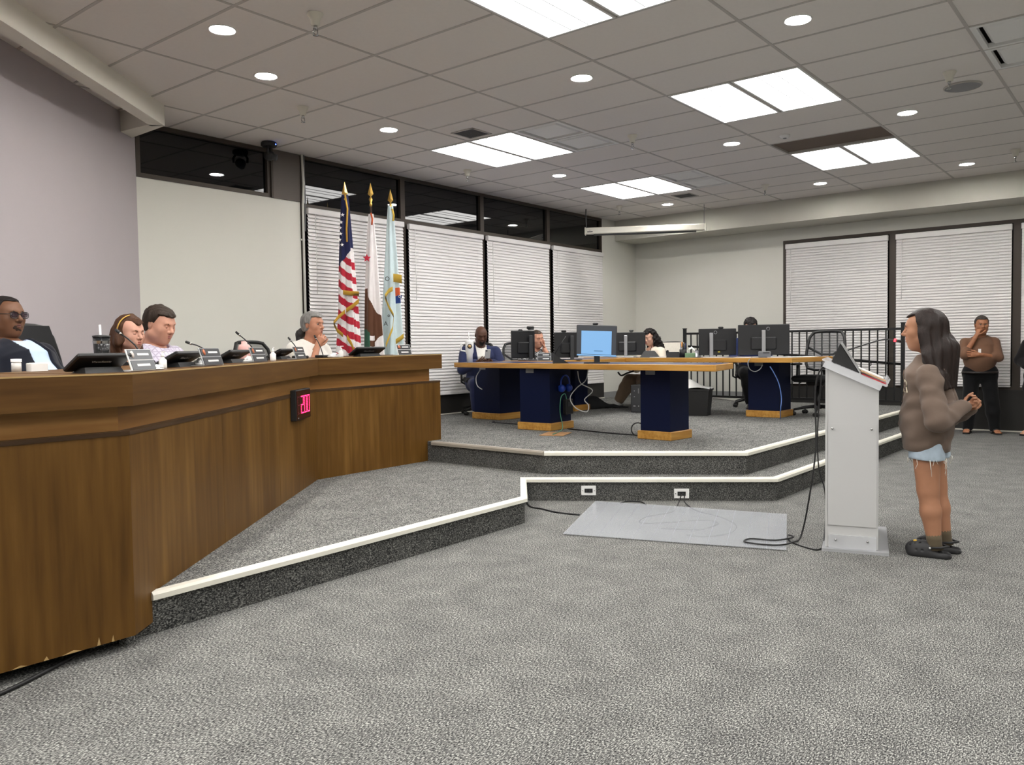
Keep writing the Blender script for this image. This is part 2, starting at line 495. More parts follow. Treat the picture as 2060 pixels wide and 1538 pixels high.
blind('wide white slatted blind behind the standing man in brown', 'y', XW-.01, 1.80, 3.345, 0.64, 2.965, 1.15, .085)
blind('white slatted blind cut off by the right edge, behind the woman in black', 'y', XW-.01, 0.12, 1.69, 0.64, 2.965, 1.15, .085)

# ---- ceiling: grid, lay-in tiles
ceil_o = struct(MB().bx(XB, XW+.2, YB, YW+.2, ZC+.09, ZC+.14).build('ceiling', M['void']))
holes = []                        # rectangles (x0,x1,y0,y1) that carry something other than a full tile
FIX = []                          # troffers: (x0, x1, y0, y1)
def ublock(u):
    return GX+TU*u, GX+TU*(u+2)
for u, yc, vis in ((-2, 3.0314, 1), (3, 3.0314, 1), (8, 3.0314, 1), (3, 6.0794, 1), (8, 6.0794, 1),
                   (-7, 3.0314, 0), (-7, -.0166, 0), (-2, -.0166, 0), (3, -.0166, 0), (-12, 3.0314, 0), (-7, -3.0646, 0), (-2, -3.0646, 0), (-12, -.0166, 0)):
    x0, x1 = ublock(u)
    FIX.append((x0, x1, yc-TU, yc+TU, vis)); holes.append((x0, x1, yc-TU, yc+TU))
VENTS = [(3, GY+1.2192), (4, GY+1.2192), (8, GY+1.2192), (9, GY+1.2192), (3, GY-2.5*1.2192), (4, GY-2.5*1.2192)]
for u, y in VENTS:
    holes.append((GX+TU*u, GX+TU*(u+1), y, y+TU))
holes.append((GX+TU*7, GX+TU*8, GY-1.2192, GY))       # the missing tile
def in_hole(x, y):
    return any(a < x < b and c < y < d for a, b, c, d in holes)
def tile_mesh(w, h):
    return MB().box((0, 0, .011), (w-.022, h-.022, .018)).mesh('tile', M['tile'])
TM = {}
def put_tile(x0, x1, y0, y1):
    w, h = x1-x0, y1-y0
    if w < .06 or h < .06: return
    k = (round(w, 2), round(h, 2))
    if k not in TM: TM[k] = tile_mesh(w, h)
    link_mesh('tile', TM[k], ceil_o, ((x0+x1)/2, (y0+y1)/2, ZC))
def beyond(x, y):                 # behind the mauve wall?
    if x > 1.5: return (np.array([x, y])-np.array(PURPLE[0]))@BN > .25
    return y > 5.95
for u in range(-15, 14):
    x0, x1 = GX+TU*u, min(GX+TU*(u+1), 12.915)
    if x0 >= 12.9: continue
    for k in range(-7, 4):
        y0, y1 = GY+1.2192*k, min(GY+1.2192*(k+1), YW)
        y0 = max(y0, YB)
        xc = (x0+x1)/2
        if beyond(xc+.3, y0-.3 if False else y0) and beyond(x1, y0): continue
        ym = (y0+y1)/2
        h1, h2 = in_hole(xc, y0+.3), in_hole(xc, y1-.3)
        if h1 and h2: continue
        if h1: put_tile(x0, x1, y0+TU, y1)
        elif h2: put_tile(x0, x1, y0, y1-TU)
        elif k in (1, 2) and u in (2, 7, 10, 11): put_tile(x0, x1, y0, y0+TU); put_tile(x0, x1, y0+TU, y1)
        else: put_tile(x0, x1, y0, y1)
gm = MB()
for u in range(-15, 14):
    x = GX+TU*u
    ylo = YB
    for (ya, yb) in [(YB, YW)]:
        segs = [(ya, yb)]
        for a, b, c, d in holes:
            if a+.1 < x < b-.1:
                segs = [s for s0 in segs for s in ((s0[0], min(c, s0[1])), (max(d, s0[0]), s0[1])) if s[1]-s[0] > .05]
        for s in segs: gm.bx(x-.012, x+.012, s[0], s[1], ZC-.001, ZC+.03)
for k2 in range(-14, 8):
    y = GY+TU*k2
    full = k2 % 2 == 0
    segs = [(XB, 12.915)] if full else []
    if not full and k2 in (3, 5): segs = [(GX+TU*2, GX+TU*5), (GX+TU*7, GX+TU*12)]
    if not full and k2 in (-5,): segs = [(GX+TU*3, GX+TU*5)]
    for a, b, c, d in holes:
        if c+.1 < y < d-.1:
            segs = [s for s0 in segs for s in ((s0[0], min(a, s0[1])), (max(b, s0[0]), s0[1])) if s[1]-s[0] > .05]
    for s in segs: gm.bx(s[0], s[1], y-.012, y+.012, ZC-.0015, ZC+.03)
gm.build('grid_bars', M['tbar'], ceil_o)
mh = MB()
x0, x1, y0, y1 = GX+TU*7, GX+TU*8, GY-1.2192, GY
mh.bx(x0, x1, y0, y1, ZC+.022, ZC+.03)
mh.build('open_bay', M['deck'], ceil_o)

# ---- troffers: each 2x4 ft fitting of a pair is its own lamp
def troffer(label, cat, x0, x1, y0, y1, group):
    t = thing('ceiling_light', label, cat, ((x0+x1)/2, (y0+y1)/2, ZC), 0, group)
    w, h = x1-x0, y1-y0
    f = MB(); b = .030
    for (a0, a1, c0, c1) in ((-w/2+.012, w/2-.012, -h/2+.012, -h/2+b), (-w/2+.012, w/2-.012, h/2-b, h/2-.012), (-w/2+.012, -w/2+b, -h/2+b, h/2-b), (w/2-b, w/2-.012, -h/2+b, h/2-b)):
        f.bx(a0, a1, c0, c1, -.006, .04)
    f.build('frame', M['white'], t)
    MB().add([(-w/2+b, -h/2+b, .004), (w/2-b, -h/2+b, .004), (w/2-b, h/2-b, .004), (-w/2+b, h/2-b, .004)], [(3, 2, 1, 0)]).build('diffuser', M['panel_e'], t)
    for yy in (-.075, .075):
        MB().bx(-w/2+b, w/2-b, yy-.0035, yy+.0035, -.002, .004).build('divider_strip', M['grey'], t)
    return t
flab = ['ceiling panel at the top edge of the photo', 'ceiling panel of the big pair before the missing tile', 'ceiling panel beside the missing dark tile',
        'ceiling panel by the small grille over the flags', 'farthest ceiling panel near the hanging screen']
for i, (x0, x1, y0, y1, vis) in enumerate(FIX):
    ym = (y0+y1)/2
    for j, (a, b) in enumerate(((y0, ym), (ym, y1))):
        if vis:
            lab = 'bright fluorescent '+flab[i]+(', lectern-side half' if j == 0 else ', flag-side half')
            troffer(lab, 'ceiling light', x0, x1, a, b, 'fluorescent ceiling panels')
        else:  # panels out of view, added because the room needs their light
            troffer('fluorescent ceiling panel over the public side, outside the photo', 'ceiling light', x0, x1, a, b, 'fluorescent ceiling panels outside the photo')
# ---- round downlights
DL = [((447, 60), 'nearest the header beam'), ((535, 153), 'second from the header beam'), ((782, 261), 'in the row above the flags, left of the square grille'), ((1125, 353), 'between the two far ceiling panels'),
      ((1343, 411), 'just above the hanging screen case'), ((1170, 157), 'below the topmost ceiling panel'), ((1472, 289), 'beside the smoke detector'), ((1650, 369), 'near the soffit, in front of the missing-tile panel'),
      ((1605, 40), 'at the top, right of the topmost panel'), ((1825, 227), 'between the large panel pair and the flush ceiling speaker'), ((1945, 330), 'near the soffit at the right')]
def downlight(label, x, y, group='round recessed downlights'):
    t = thing('downlight', label, 'downlight', (x, y, ZC), 0, group)
    MB().lathe([(.085, .03), (.098, .004), (.098, -.004), (.090, -.005), (.082, .004)], 28, cap=False).build('trim_ring', M['white'], t)
    MB().add([(.083*math.cos(2*math.pi*k/16), .083*math.sin(2*math.pi*k/16), 0) for k in range(16)], [tuple(range(15, -1, -1))]).build('lens', M['down_e'], t)
for (px, py), s_ in DL:
    q = at_z(px, py, ZC); downlight('bright round downlight '+s_, q[0], q[1])
for x, y in ((2.55, 4.66), (1.77, 4.05), (.99, 3.44), (2.84, 3.95), (2.81, 2.09), (-.2, 3.95), (-.2, 2.09), (-3.2, 3.95), (-3.2, 2.09), (5.9, -.95), (8.9, -.95), (11.95, -.95), (2.8, -.95), (-.2, -.95)):  # unseen downlights, added to brighten the left walls and the room
    t = downlight('round downlight over the public side, outside the photo', x, y, 'downlights outside the photo')
# ---- supply vents (two-plate diffusers), return grilles, speaker, detector, sprinklers
VL = ['left plate of the supply vent beside the ceiling panel over the flags', 'right plate of the supply vent beside the ceiling panel over the flags',
      'left plate of the far supply vent by the farthest panel', 'right plate of the far supply vent by the farthest panel',
      'upper plate of the large supply vent at the right edge', 'lower plate of the large supply vent at the right edge']
for (u, y), s_ in zip(VENTS, VL):
    t = thing('air_vent', 'white metal '+s_, 'vent', (GX+TU*(u+.5), y+TU/2, ZC), 0, 'square supply vents')
    f = MB(); h = TU/2
    for a0, a1, c0, c1 in ((-h+.012, h-.012, -h+.012, -h+.05), (-h+.012, h-.012, h-.05, h-.012), (-h+.012, -h+.05, -h+.05, h-.05), (h-.05, h-.012, -h+.05, h-.05)):
        f.bx(a0, a1, c0, c1, -.004, .03)
    f.build('frame', M['white'], t)
    MB().bx(-h+.05, h-.05, -h+.05, h-.05, .07, .075).build('throat', M['black'], t)
    pl = MB(); q = h-.105
    pl.add([(-q, -q, .0), (q, -q, .0), (q, q, .0), (-q, q, .0), (-q-.03, -q-.03, .03), (q+.03, -q-.03, .03), (q+.03, q+.03, .03), (-q-.03, q+.03, .03)],
           [(3, 2, 1, 0), (4, 5, 6, 7), (0, 1, 5, 4), (1, 2, 6, 5), (2, 3, 7, 6), (3, 0, 4, 7)])
    pl.build('face_plate', M['white'], t)
def grille(label, x, y, s):
    t = thing('return_grille', label, 'vent', (x, y, ZC), 0, 'square return grilles')
    MB().bx(-s/2, s/2, -s/2, -s/2+.02, -.006, 0).bx(-s/2, s/2, s/2-.02, s/2, -.006, 0).bx(-s/2, -s/2+.02, -s/2, s/2, -.006, 0).bx(s/2-.02, s/2, -s/2, s/2, -.006, 0).build('frame', M['tbar'], t)
    MB().bx(-s/2+.02, s/2-.02, -s/2+.02, s/2-.02, -.002, .001).build('core', M['dkgrey'], t)
    n = 9
    for i in range(n):
        yy = -s/2+.02+(s-.04)*(i+.5)/n
        link_mesh('louvre', MB().box((0, 0, 0), (s-.04, .012, .002)).mesh('louvre', M['grey']), t, (0, yy, -.003), (.5, 0, 0))
grille('small square louvred return grille left of the panel over the flags', 6.60, 5.83, .31)
grille('small square louvred return grille near the hanging screen case', 11.47, 5.82, .31)
t = thing('ceiling_speaker', 'flush round grey ceiling speaker beside a sprinkler at upper right', 'speaker', (8.335, 1.50, ZC))
MB().lathe([(.155, .0), (.155, -.008), (.145, -.012)], 32, cap=False).build('rim', M['tbar'], t)
MB().lathe([(.145, -.010), (.08, -.013), (.001, -.014)], 32, cap=False).build('grille', M['grey'], t)
t = thing('smoke_detector', 'small round white smoke detector on the ceiling by the missing tile', 'detector', (8.95, 3.34, ZC))
MB().lathe([(.055, 0), (.055, -.012), (.04, -.03), (.001, -.032)], 20, cap=False).build('housing', M['white'], t)
MB().lathe([(.02, -.031), (.018, -.038), (.001, -.039)], 12, cap=False).build('sensor_cap', M['grey'], t)
SP = [((634, 28), 'at the top left, between the first downlights'), ((609, 215), 'in front of the clerestory, near the ceiling camera'), ((940, 342), 'above the pale blue flag'), ((1272, 272), 'right of the supply vent over the flags'),
      ((1246, 414), 'above the left end of the hanging screen case'), ((1539, 372), 'near the soffit over the clerk desk'), ((1910, 145), 'beside the flush ceiling speaker'), ((2043, 301), 'at the right edge of the photo')]
for (px, py), s_ in SP:
    q = at_z(px, py, ZC)
    t = thing('sprinkler', 'pendent fire sprinkler '+s_, 'sprinkler', q, 0, 'pendent sprinklers')
    MB().lathe([(.055, 0), (.053, -.01), (.032, -.045), (.030, -.075), (.012, -.078)], 18, cap=False).build('escutcheon', M['offwhite'], t)
    MB().lathe([(.013, -.07), (.013, -.10), (.008, -.105)], 10).tube([(.016, 0, -.10), (.018, 0, -.125), (.006, 0, -.14)], .0035, 6).tube([(-.016, 0, -.10), (-.018, 0, -.125), (-.006, 0, -.14)], .0035, 6).build('head', M['chrome'], t)
    MB().lathe([(.001, -.139), (.02, -.14), (.02, -.143), (.001, -.144)], 12, cap=False).build('deflector', M['chrome'], t)
# ================================================================== the dais
DP = [(-2.6, 3.575), (1.73, 3.555), (4.42, 5.735), (6.0, 5.775)]
DZ = [1.215, 1.215, 1.235, 1.250]
DL_ = [0.962, 0.962, 0.966, 0.985]          # ledge height
dais = thing('council_dais', 'long brown wooden council dais wrapping in three angled faces across the left', 'desk', (0, 0, 0))
def seg_frame(i):
    a = np.array(DP[i]); b = np.array(DP[i+1]); t = b-a
    return a, math.atan2(t[1], t[0]), np.linalg.norm(t)
def to_local(i, p):
    a, an, L = seg_frame(i); d = np.array(p)-a
    return np.array([d[0]*math.cos(an)+d[1]*math.sin(an), -d[0]*math.sin(an)+d[1]*math.cos(an)])
def seg_part(name, i, o0, o1, lo, hi, m, parent=dais, trim=0.0, x0=None, x1=None):
    """a strip of the dais face between offsets o0..o1 (behind = +), lo/hi = z at both ends"""
    A = offset_line(DP, o0); B = offset_line(DP, o1)
    a, an, L = seg_frame(i)
    q = [to_local(i, p) for p in (A[i], A[i+1], B[i+1], B[i])]
    if i == 2: q[1][0] -= trim; q[2][0] -= trim
    if x0 is not None: q[0][0] = q[3][0] = x0
    if x1 is not None: q[1][0] = q[2][0] = x1
    f = lambda z, x: z[0]+(z[1]-z[0])*min(1, max(0, x/L))
    vs = [(p[0], p[1], f(lo, p[0])) for p in q]+[(p[0], p[1], f(hi, p[0])) for p in q]
    mb = MB().add(vs, [(3, 2, 1, 0), (4, 5, 6, 7), (0, 1, 5, 4), (1, 2, 6, 5), (2, 3, 7, 6), (3, 0, 4, 7)])
    return mb.build(name, m, parent, (a[0], a[1], 0), (0, 0, an))
for i in range(3):
    zt = (DZ[i], DZ[i+1]); zl = (DL_[i], DL_[i+1]); bot = (.055, .055, Z1)[i]
    a, an, L = seg_frame(i)
    cuts = {0: [2.05, 3.2], 1: [0, 1.15, 2.3], 2: [0, .36]}[i]
    # veneer panels of the face with hairline joints
    edges = {0: [None, 1.9, 3.1, None], 1: [None, 1.16, 2.32, None], 2: [None, .40, None]}[i]
    for e0, e1 in zip(edges[:-1], edges[1:]):
        seg_part('face_panel', i, 0.0, .025, (bot, bot), (zl[0]-.018, zl[1]-.018), M['wood_v'], x0=None if e0 is None else e0+.0012, x1=None if e1 is None else e1-.0012)
    seg_part('core', i, .026, .11, (bot+.02, bot+.02), (zl[0]-.02, zl[1]-.02), M['black'])
    seg_part('ledge', i, -.004, .09, (zl[0]-.018, zl[1]-.018), zl, M['wood_d'], trim=0)
    seg_part('recess_band', i, .055, .085, zl, (zt[0]-.135, zt[1]-.135), M['wood_l'], trim=.10)
    seg_part('fascia', i, -.028, .0, (zt[0]-.143, zt[1]-.143), (zt[0]-.004, zt[1]-.004), M['wood_h'])
    seg_part('fascia_soffit', i, .0, .07, (zt[0]-.143, zt[1]-.143), (zt[0]-.125, zt[1]-.125), M['wood_d'], trim=.02)
    seg_part('worktop', i, -.026, .78, (zt[0]-.022, zt[1]-.022), zt, M['wood_h'])
    seg_part('top_edge', i, -.0295, -.0265, (zt[0]-.006, zt[1]-.006), (zt[0]+.0006, zt[1]+.0006), M['wood_edge'])
    seg_part('back_rail', i, .75, .775, (max(Z2, bot), max(Z2, bot)), (zt[0]-.03, zt[1]-.03), M['black'])
seg_part('toe_kick', 0, .16, .19, (0, 0), (.06, .06), M['black'])
seg_part('toe_kick', 1, .05, .09, (0, 0), (.06, .06), M['carpet'], x1=.22)
# splintered veneer along the bottom of the near face
for k, (x, h, w) in enumerate(((3.96, .016, .010), (4.17, .034, .007), (4.06, .010, .04), (3.86, .008, .03), (3.42, .010, .012), (3.05, .008, .010), (3.72, .007, .03), (4.23, .028, .006))):
    mb = MB().add([(x-w, -.003, .056), (x+w, -.003, .056), (x+w*.2, -.003, .056+h), (x-w, .002, .055), (x+w, .002, .055), (x+w*.2, .002, .056+h)], [(0, 1, 2), (5, 4, 3), (0, 2, 5, 3), (1, 4, 5, 2), (0, 3, 4, 1)])
    a, an, L = seg_frame(0)
    mb.build('veneer_chip', M['wood_edge'], dais, (a[0], a[1], 0), (0, 0, an))
def dais_pt(px, off, i=None):
    """world point on the dais top, in the column px, at off behind the face"""
    A = offset_line(DP, off); d = ray(px, 712)[:2]
    best = None
    for k in range(3):
        a, b = A[k], A[k+1]; t = b-a
        den = d[0]*t[1]-d[1]*t[0]
        s = (a[0]*t[1]-a[1]*t[0])/den; u = (a[0]*d[1]-a[1]*d[0])/den
        if s > 0 and -.02 <= u <= 1.02:
            z = DZ[k]+(DZ[k+1]-DZ[k])*min(1, max(0, u)); best = (np.array([s*d[0], s*d[1], z]), math.atan2(t[1], t[0]), k)
    return best

# ---- LED countdown timer on the middle face
tc_ = np.array([0., 0]); a, an, L = seg_frame(1)
tl = None
for uu in np.linspace(0, L, 800):
    q = np.array([a[0]+uu*math.cos(an), a[1]+uu*math.sin(an)])
    v = np.array([q[0], q[1], .88])-EYE
    px = 1030+FPX*(v@CR)/(v@CD)
    if tl is None or abs(px-599) < tl[0]: tl = (abs(px-599), uu)
q = a+tl[1]*np.array([math.cos(an), math.sin(an)])
tm = thing('led_timer', 'black wall timer with red LED digits 2 0 0 on the wooden dais', 'timer', (q[0], q[1], .884), an)
M['led_off'] = mat('timer_window', (38, 8, 12), 0.25, var=0.05)
M['led_dim'] = mat('unlit_led', (92, 20, 34), 0.4)
M['led'] = mat('lit_red_led', (255, 40, 80), 0.4, emit=(255, 36, 84), estr=5.0)
MB().box((0, -.0226, 0), (.44, .045, .235), bev=.004).build('case', M['black'], tm)
MB().box((0, -.0465, 0), (.425, .003, .220)).build('window', M['led_off'], tm)
def digit(ch, cx, m):
    seg = {'2': 'abged', '0': 'abcdef', '8': 'abcdefg'}[ch]
    w, h = .032, .064; mb = MB()
    pts = []
    n = 4
    if 'a' in seg: pts += [(-w+2*w*i/n, h) for i in range(n+1)]
    if 'g' in seg: pts += [(-w+2*w*i/n, 0) for i in range(n+1)]
    if 'd' in seg: pts += [(-w+2*w*i/n, -h) for i in range(n+1)]
    if 'f' in seg: pts += [(-w, h*i/5) for i in range(5)]
    if 'b' in seg: pts += [(w, h*i/5) for i in range(5)]
    if 'e' in seg: pts += [(-w, -h*i/5) for i in range(5)]
    if 'c' in seg: pts += [(w, -h*i/5) for i in range(5)]
    for x, z in sorted(set((round(a_, 4), round(b_, 4)) for a_, b_ in pts)):
        mb.box((cx+x, -.0490, z), (.0105, .002, .0085))
    mb.build('led_digit', m, tm)
digit('8', -.155, M['led_dim']); digit('2', -.045, M['led']); digit('0', .05, M['led']); digit('0', .145, M['led'])
MB().box((-.17, -.0485, -.098), (.03, .001, .008)).build('maker_mark', M['grey'], tm)

# ================================================================== staff tables
def face_table(name, label, poly, ztop, mats, peds, oakfaces):
    t = thing(name, label, 'table', (0, 0, 0))
    P = [np.array(p, float) for p in poly]; n = len(P)
    cen = sum(P)/n
    MB().prism([tuple(p) for p in poly], ztop-.05, ztop).build('table_top', M['navy_top'], t)
    for i in range(n):
        a_, b_ = P[i], P[(i+1) % n]; d = b_-a_; L = np.linalg.norm(d); an_ = math.atan2(d[1], d[0])
        nn = np.array([d[1], -d[0]])/L
        if nn@(a_-cen) < 0: nn = -nn
        mid = (a_+b_)/2+nn*.008
        MB().box((0, 0, ztop-.029), (L+.028, .018, .059), bev=.005).build('edge_band', M['oak_x'], t, (mid[0], mid[1], 0), (0, 0, an_))
    for (cx, cy, rz, sx, sy) in peds:
        p = MB().box((0, 0, (Z2+ztop-.05)/2), (sx, sy, ztop-.05-Z2)).build('pedestal', M['navy_lam'], t, (cx, cy, 0), (0, 0, rz))
        MB().box((0, 0, Z2+.042), (sx+.05, sy+.05, .084), bev=.006).build('plinth', M['oak_x'], p)
        MB().box((-sx/2-.004, sy*.15, ztop-.085), (.008, .11, .05), bev=.003).build('outlet_plate', M['grey'], p)
    return t
def sq(pl, pc, pr):
    """square pedestal from the pixels of its three visible bottom corners"""
    a, c, b = (at_z(*q, Z2)[:2] for q in (pl, pc, pr))
    e1 = a-c; e2 = b-c
    an = math.atan2(e2[1], e2[0]); an2 = math.atan2(e1[1], e1[0])-math.pi/2
    r = (an+an2)/2
    s = min(.46, max(.34, (np.linalg.norm(e1)+np.linalg.norm(e2))/2-.05))
    u = np.array([math.cos(r), math.sin(r)]); v = np.array([-u[1], u[0]])
    m = c+(u+v)*(s/2+.025)
    return (m[0], m[1], r, s, s)
PB = sq((1062, 862), (1108, 867), (1141, 858)); PC = sq((1293, 881), (1350, 887), (1382, 879))
PA = sq((968, 839), (1006, 845), (1039, 838)); PD = sq((1512, 837), (1570, 841), (1582, 835)); PD = (PD[0]+.03, PD[1]+.02, 0.0, .40, .40)
pe = at_z(1158, 826, Z2); PE_ = (pe[0]+.1, pe[1]+.15, .05, .36, .36)
ZT, ZR = 1.130, 1.142
tl_ = at_z(917, 738.5, ZT-.058)[:2]; tr_ = at_z(1437, 747, ZT-.058)[:2]
dv = at_z(1493, 738, ZT-.058)[:2]-tr_; te_ = tr_+dv/np.linalg.norm(dv)*.82
tb_ = tl_+np.array([.80, -.16])
face_table('staff_table', 'front navy table with golden oak edge on two navy pedestals, centre stage', [tuple(tl_), tuple(tr_), tuple(te_), tuple(tb_)], ZT, None, [PB, PC], None)
rr_ = at_z(1591, 729.3, ZR-.058)[:2]; rl_ = at_z(1176, 727.0, ZR-.058)[:2]
dv = at_z(1694, 724.5, ZR-.058)[:2]-rr_; re_ = rr_+dv/np.linalg.norm(dv)*1.05
rb_ = np.array([rl_[0]+.95, rl_[1]+.1])
face_table('staff_table', 'rear navy table with oak edge carrying the dark monitors before the railing', [tuple(rl_), tuple(rr_), tuple(re_), tuple(rb_)], ZR, None, [PD, PE_], None)
sl = [(tb_[0]+.02, tb_[1]+.06), (tb_[0]-.13, tb_[1]-.80), (rl_[0]-.05, rl_[1]-.80), (rl_[0]-.05, rl_[1]+.06)]
face_table('staff_table', 'side navy table joining front and rear tables before the blinds', sl, ZR-.006, None, [(PA[0], PA[1], PA[2], PA[3], PA[4])], None)

# ================================================================== office chairs
M['mesh'] = mat('chair_mesh', (58, 60, 62), 0.8, var=0.1, scale=60, alpha=0.62)
M['chairfab'] = mat('chair_fabric', (24, 24, 26), 0.85, var=0.15, scale=40)
def office_chair(label, loc, rz, top=1.08, mesh=True, arms=True, seatm=None, w=.50):
    """faces +x"""
    t = thing('office_chair', label, 'chair', loc, rz, 'black office chairs')
    sm_ = seatm or M['chairfab']
    MB().box((.03, 0, .475), (.50, w, .08), bev=.03).build('seat', sm_, t)
    bx_ = -.25
    bw = w/2
    def bp(s, z):     # curve of the back: s = lateral -1..1
        k = (z-.55)/(top-.55)
        return np.array([bx_-.10*k-.02*(k**2)+.05*s*s, s*bw*(.80+.20*math.sin(math.pi*min(1, k*.75+.2))), z])
    fr = [bp(-.93, .60)]+[bp(-1, z) for z in np.linspace(.66, top-.09, 6)]+[bp(s, top-.025*s*s*s*s-.012) for s in np.linspace(-.86, .86, 9)]+[bp(1, z) for z in np.linspace(top-.09, .66, 6)]+[bp(.93, .60)]
    MB().tube(fr+[bp(s, .575) for s in (.6, 0, -.6)]+[fr[0]], .019, 8, caps=False).build('back_frame', M['black'], t)
    if mesh:
        g = [[bp(s, z) for s in np.linspace(-.96, .96, 9)] for z in np.linspace(.60, top-.03, 8)]
        MB().grid(g).build('back_mesh', M['mesh'], t)
        zl_ = .60+.42*(top-.6)
        MB().tube([bp(-.95, zl_+.06)-[.012, 0, 0], bp(-.3, zl_-.03)-[.02, 0, 0], bp(.3, zl_-.03)-[.02, 0, 0], bp(.95, zl_+.06)-[.012, 0, 0]], .016, 6).build('lumbar_bar', M['black'], t)
    else:
        g0 = [[bp(s, z)+[.03, 0, 0] for s in np.linspace(-.97, .97, 9)] for z in np.linspace(.59, top-.01, 8)]
        g1 = [[p-[.06, 0, 0] for p in row] for row in g0]
        MB().grid(g0).grid(g1, flip=True).build('back_cushion', sm_, t)
    MB().box((-.30, 0, .52), (.06, .09, .24), rotm(0, .25, 0), bev=.012).tube([(-.28, 0, .42), (-.16, 0, .40), (0, 0, .40)], .03, 8).build('back_spine', M['black'], t)
    MB().box((-.02, 0, .41), (.26, .22, .05), bev=.012).build('tilt_box', M['black'], t)
    MB().lathe([(.028, .12), (.028, .28), (.02, .28), (.02, .40)], 14).build('gas_column', M['black'], t)
    if arms:
        for s in (-1, 1):
            y = s*(w/2+.03)
            MB().tube([(-.02, y*.8, .42), (-.02, y, .45), (-.03, y, .64)], .016, 6).build('arm_post', M['black'], t)
            MB().box((.0, y, .655), (.25, .07, .028), bev=.012).build('arm_pad', M['black'], t)
    MB().lathe([(.05, .085), (.05, .125), (.03, .14)], 14).build('hub', M['black'], t)
    for k in range(5):
        a_ = 2*math.pi*k/5+.3
        c_, s_ = math.cos(a_), math.sin(a_)
        lg = MB().tube([(c_*.03, s_*.03, .115), (c_*.16, s_*.16, .105), (c_*.30, s_*.30, .075)], .02, 6, radii=[.026, .021, .015]).build('base_leg', M['black'], t)
        cs = MB()
        for sd in (-1, 1):
            cs.lathe([(.001, -.009), (.026, -.009), (.026, .009), (.001, .009)], 12, (c_*.30-s_*sd*.016, s_*.30+c_*sd*.016, .028), rotm(0, math.pi/2, a_+math.pi/2) if False else rotm(0, math.pi/2, 0) @ np.eye(3))
        cs.tube([(c_*.30, s_*.30, .075), (c_*.30, s_*.30, .045)], .009, 6)
        cs.build('caster', M['black'], lg)
    return t
q = at_z(1640, 836, Z2); office_chair('empty black mesh office chair by the railing beside the lectern', (q[0]+.1, q[1]+.0, Z2), math.pi-.05, 1.09)

# ================================================================== black railing beside the ramp
rail = thing('railing', 'black steel railing with thin pickets along the back of the stage', 'railing', (12.78, 0, Z2))
YF0, YF1 = 6.50, 3.04
for y in (YF0, YF1): MB().box((0, y, .60), (.05, .05, 1.20), bev=.004).box((0, y, 1.205), (.06, .06, .012)).build('post', M['blackmetal'], rail)
MB().bx(-.022, .022, YF1, YF0, 1.10, 1.135).build('top_rail', M['blackmetal'], rail)
MB().bx(-.018, .018, YF1, YF0, .045, .08).build('bottom_rail', M['blackmetal'], rail)
pk = MB().box((0, 0, .59), (.018, .018, 1.03)).mesh('picket', M['blackmetal'])
n = 30
for i in range(1, n):
    link_mesh('picket', pk, rail, (0, YF0+(YF1-YF0)*i/n, 0))
MB().tube([(.09, YF0-.02, .905), (.09, YF1+.02, .60)], .019, 8).build('ramp_handrail', M['blackmetal'], rail)
for i in (4, 15, 26): 
    y = YF0+(YF1-YF0)*i/30; z = .905+(.60-.905)*i/30
    MB().tube([(0, y, z-.06), (.09, y, z-.055), (.09, y, z)], .007, 6).build('handrail_bracket', M['blackmetal'], rail)

# ================================================================== hanging projection screen case
e0 = np.array([11.42, 7.62]); e1 = np.array([12.40, 5.92]); d = e1-e0; L = np.linalg.norm(d); c = (e0+e1)/2
t = thing('projection_screen', 'long white projection screen case hung across the far corner', 'screen', (c[0], c[1], 3.215), math.atan2(d[1], d[0]))
MB().box((0, 0, 0), (L-.04, .11, .105), bev=.012).build('case', M['offwhite'], t)
for s in (-1, 1): MB().box((s*(L/2-.012), 0, -.002), (.024, .12, .125), bev=.008).build('end_cap', M['offwhite'], t)
MB().box((0, 0, -.062), (L-.30, .05, .03), bev=.008).build('screen_bar', M['black'], t)
for s in (-1, 1): MB().tube([(s*(L/2-.03), 0, .06), (s*(L/2-.03), 0, ZC-3.215)], .005, 6).build('hanger_wire', M['grey'], t)
MB().tube([(-L/2+.03, .02, .06), (-L/2+.01, .02, .20), (-L/2+.02, .02, ZC-3.215)], .006, 6).build('power_cord', M['dkgrey'], t)
MB().box((-L/2+.09, -.0605, -.018), (.09, .002, .012)).build('maker_badge', M['dkgrey'], t)
MB().box((-L/2+.09, -.0605, .006), (.006, .002, .02)).build('maker_mark', M['dkgrey'], t)

# ---- conduit on the flag wall, PTZ camera under the ceiling
t = thing('cable_conduit', 'thin cream cable conduit rising beside the first slatted blind', 'conduit', (5.99, YW-.03, 0))
MB().tube([(0, 0, Z2), (0, 0, 3.0), (.01, -.01, 3.25), (.0, 0, ZC)], .014, 8).build('pipe', M['cream'], t)
MB().tube([(.03, 0, 2.7), (.035, -.005, 3.1), (.02, -.01, 3.35), (.03, 0, ZC)], .008, 6).build('loose_cable', M['grey'], t)
for z in (1.6, 2.6): MB().box((0, .018, z), (.06, .012, .02)).build('clip', M['cream'], t)
q = at_y(541, 289, 7.72)
t = thing('ceiling_camera', 'black pan-tilt camera with a blue light on the ceiling above the dais', 'camera', (q[0], q[1], ZC), -0.8)
MB().lathe([(.075, 0), (.085, -.012), (.085, -.04), (.07, -.052), (.001, -.053)], 24, cap=False).build('base', M['black'], t)
for s in (-1, 1): MB().tube([(0, s*.05, -.045), (0, s*.078, -.09), (0, s*.075, -.14)], .013, 8).build('yoke_arm', M['black'], t)
hd = MB().ball((0, 0, -.145), (.062, .06, .055), 18, 12).build('head', M['black'], t)
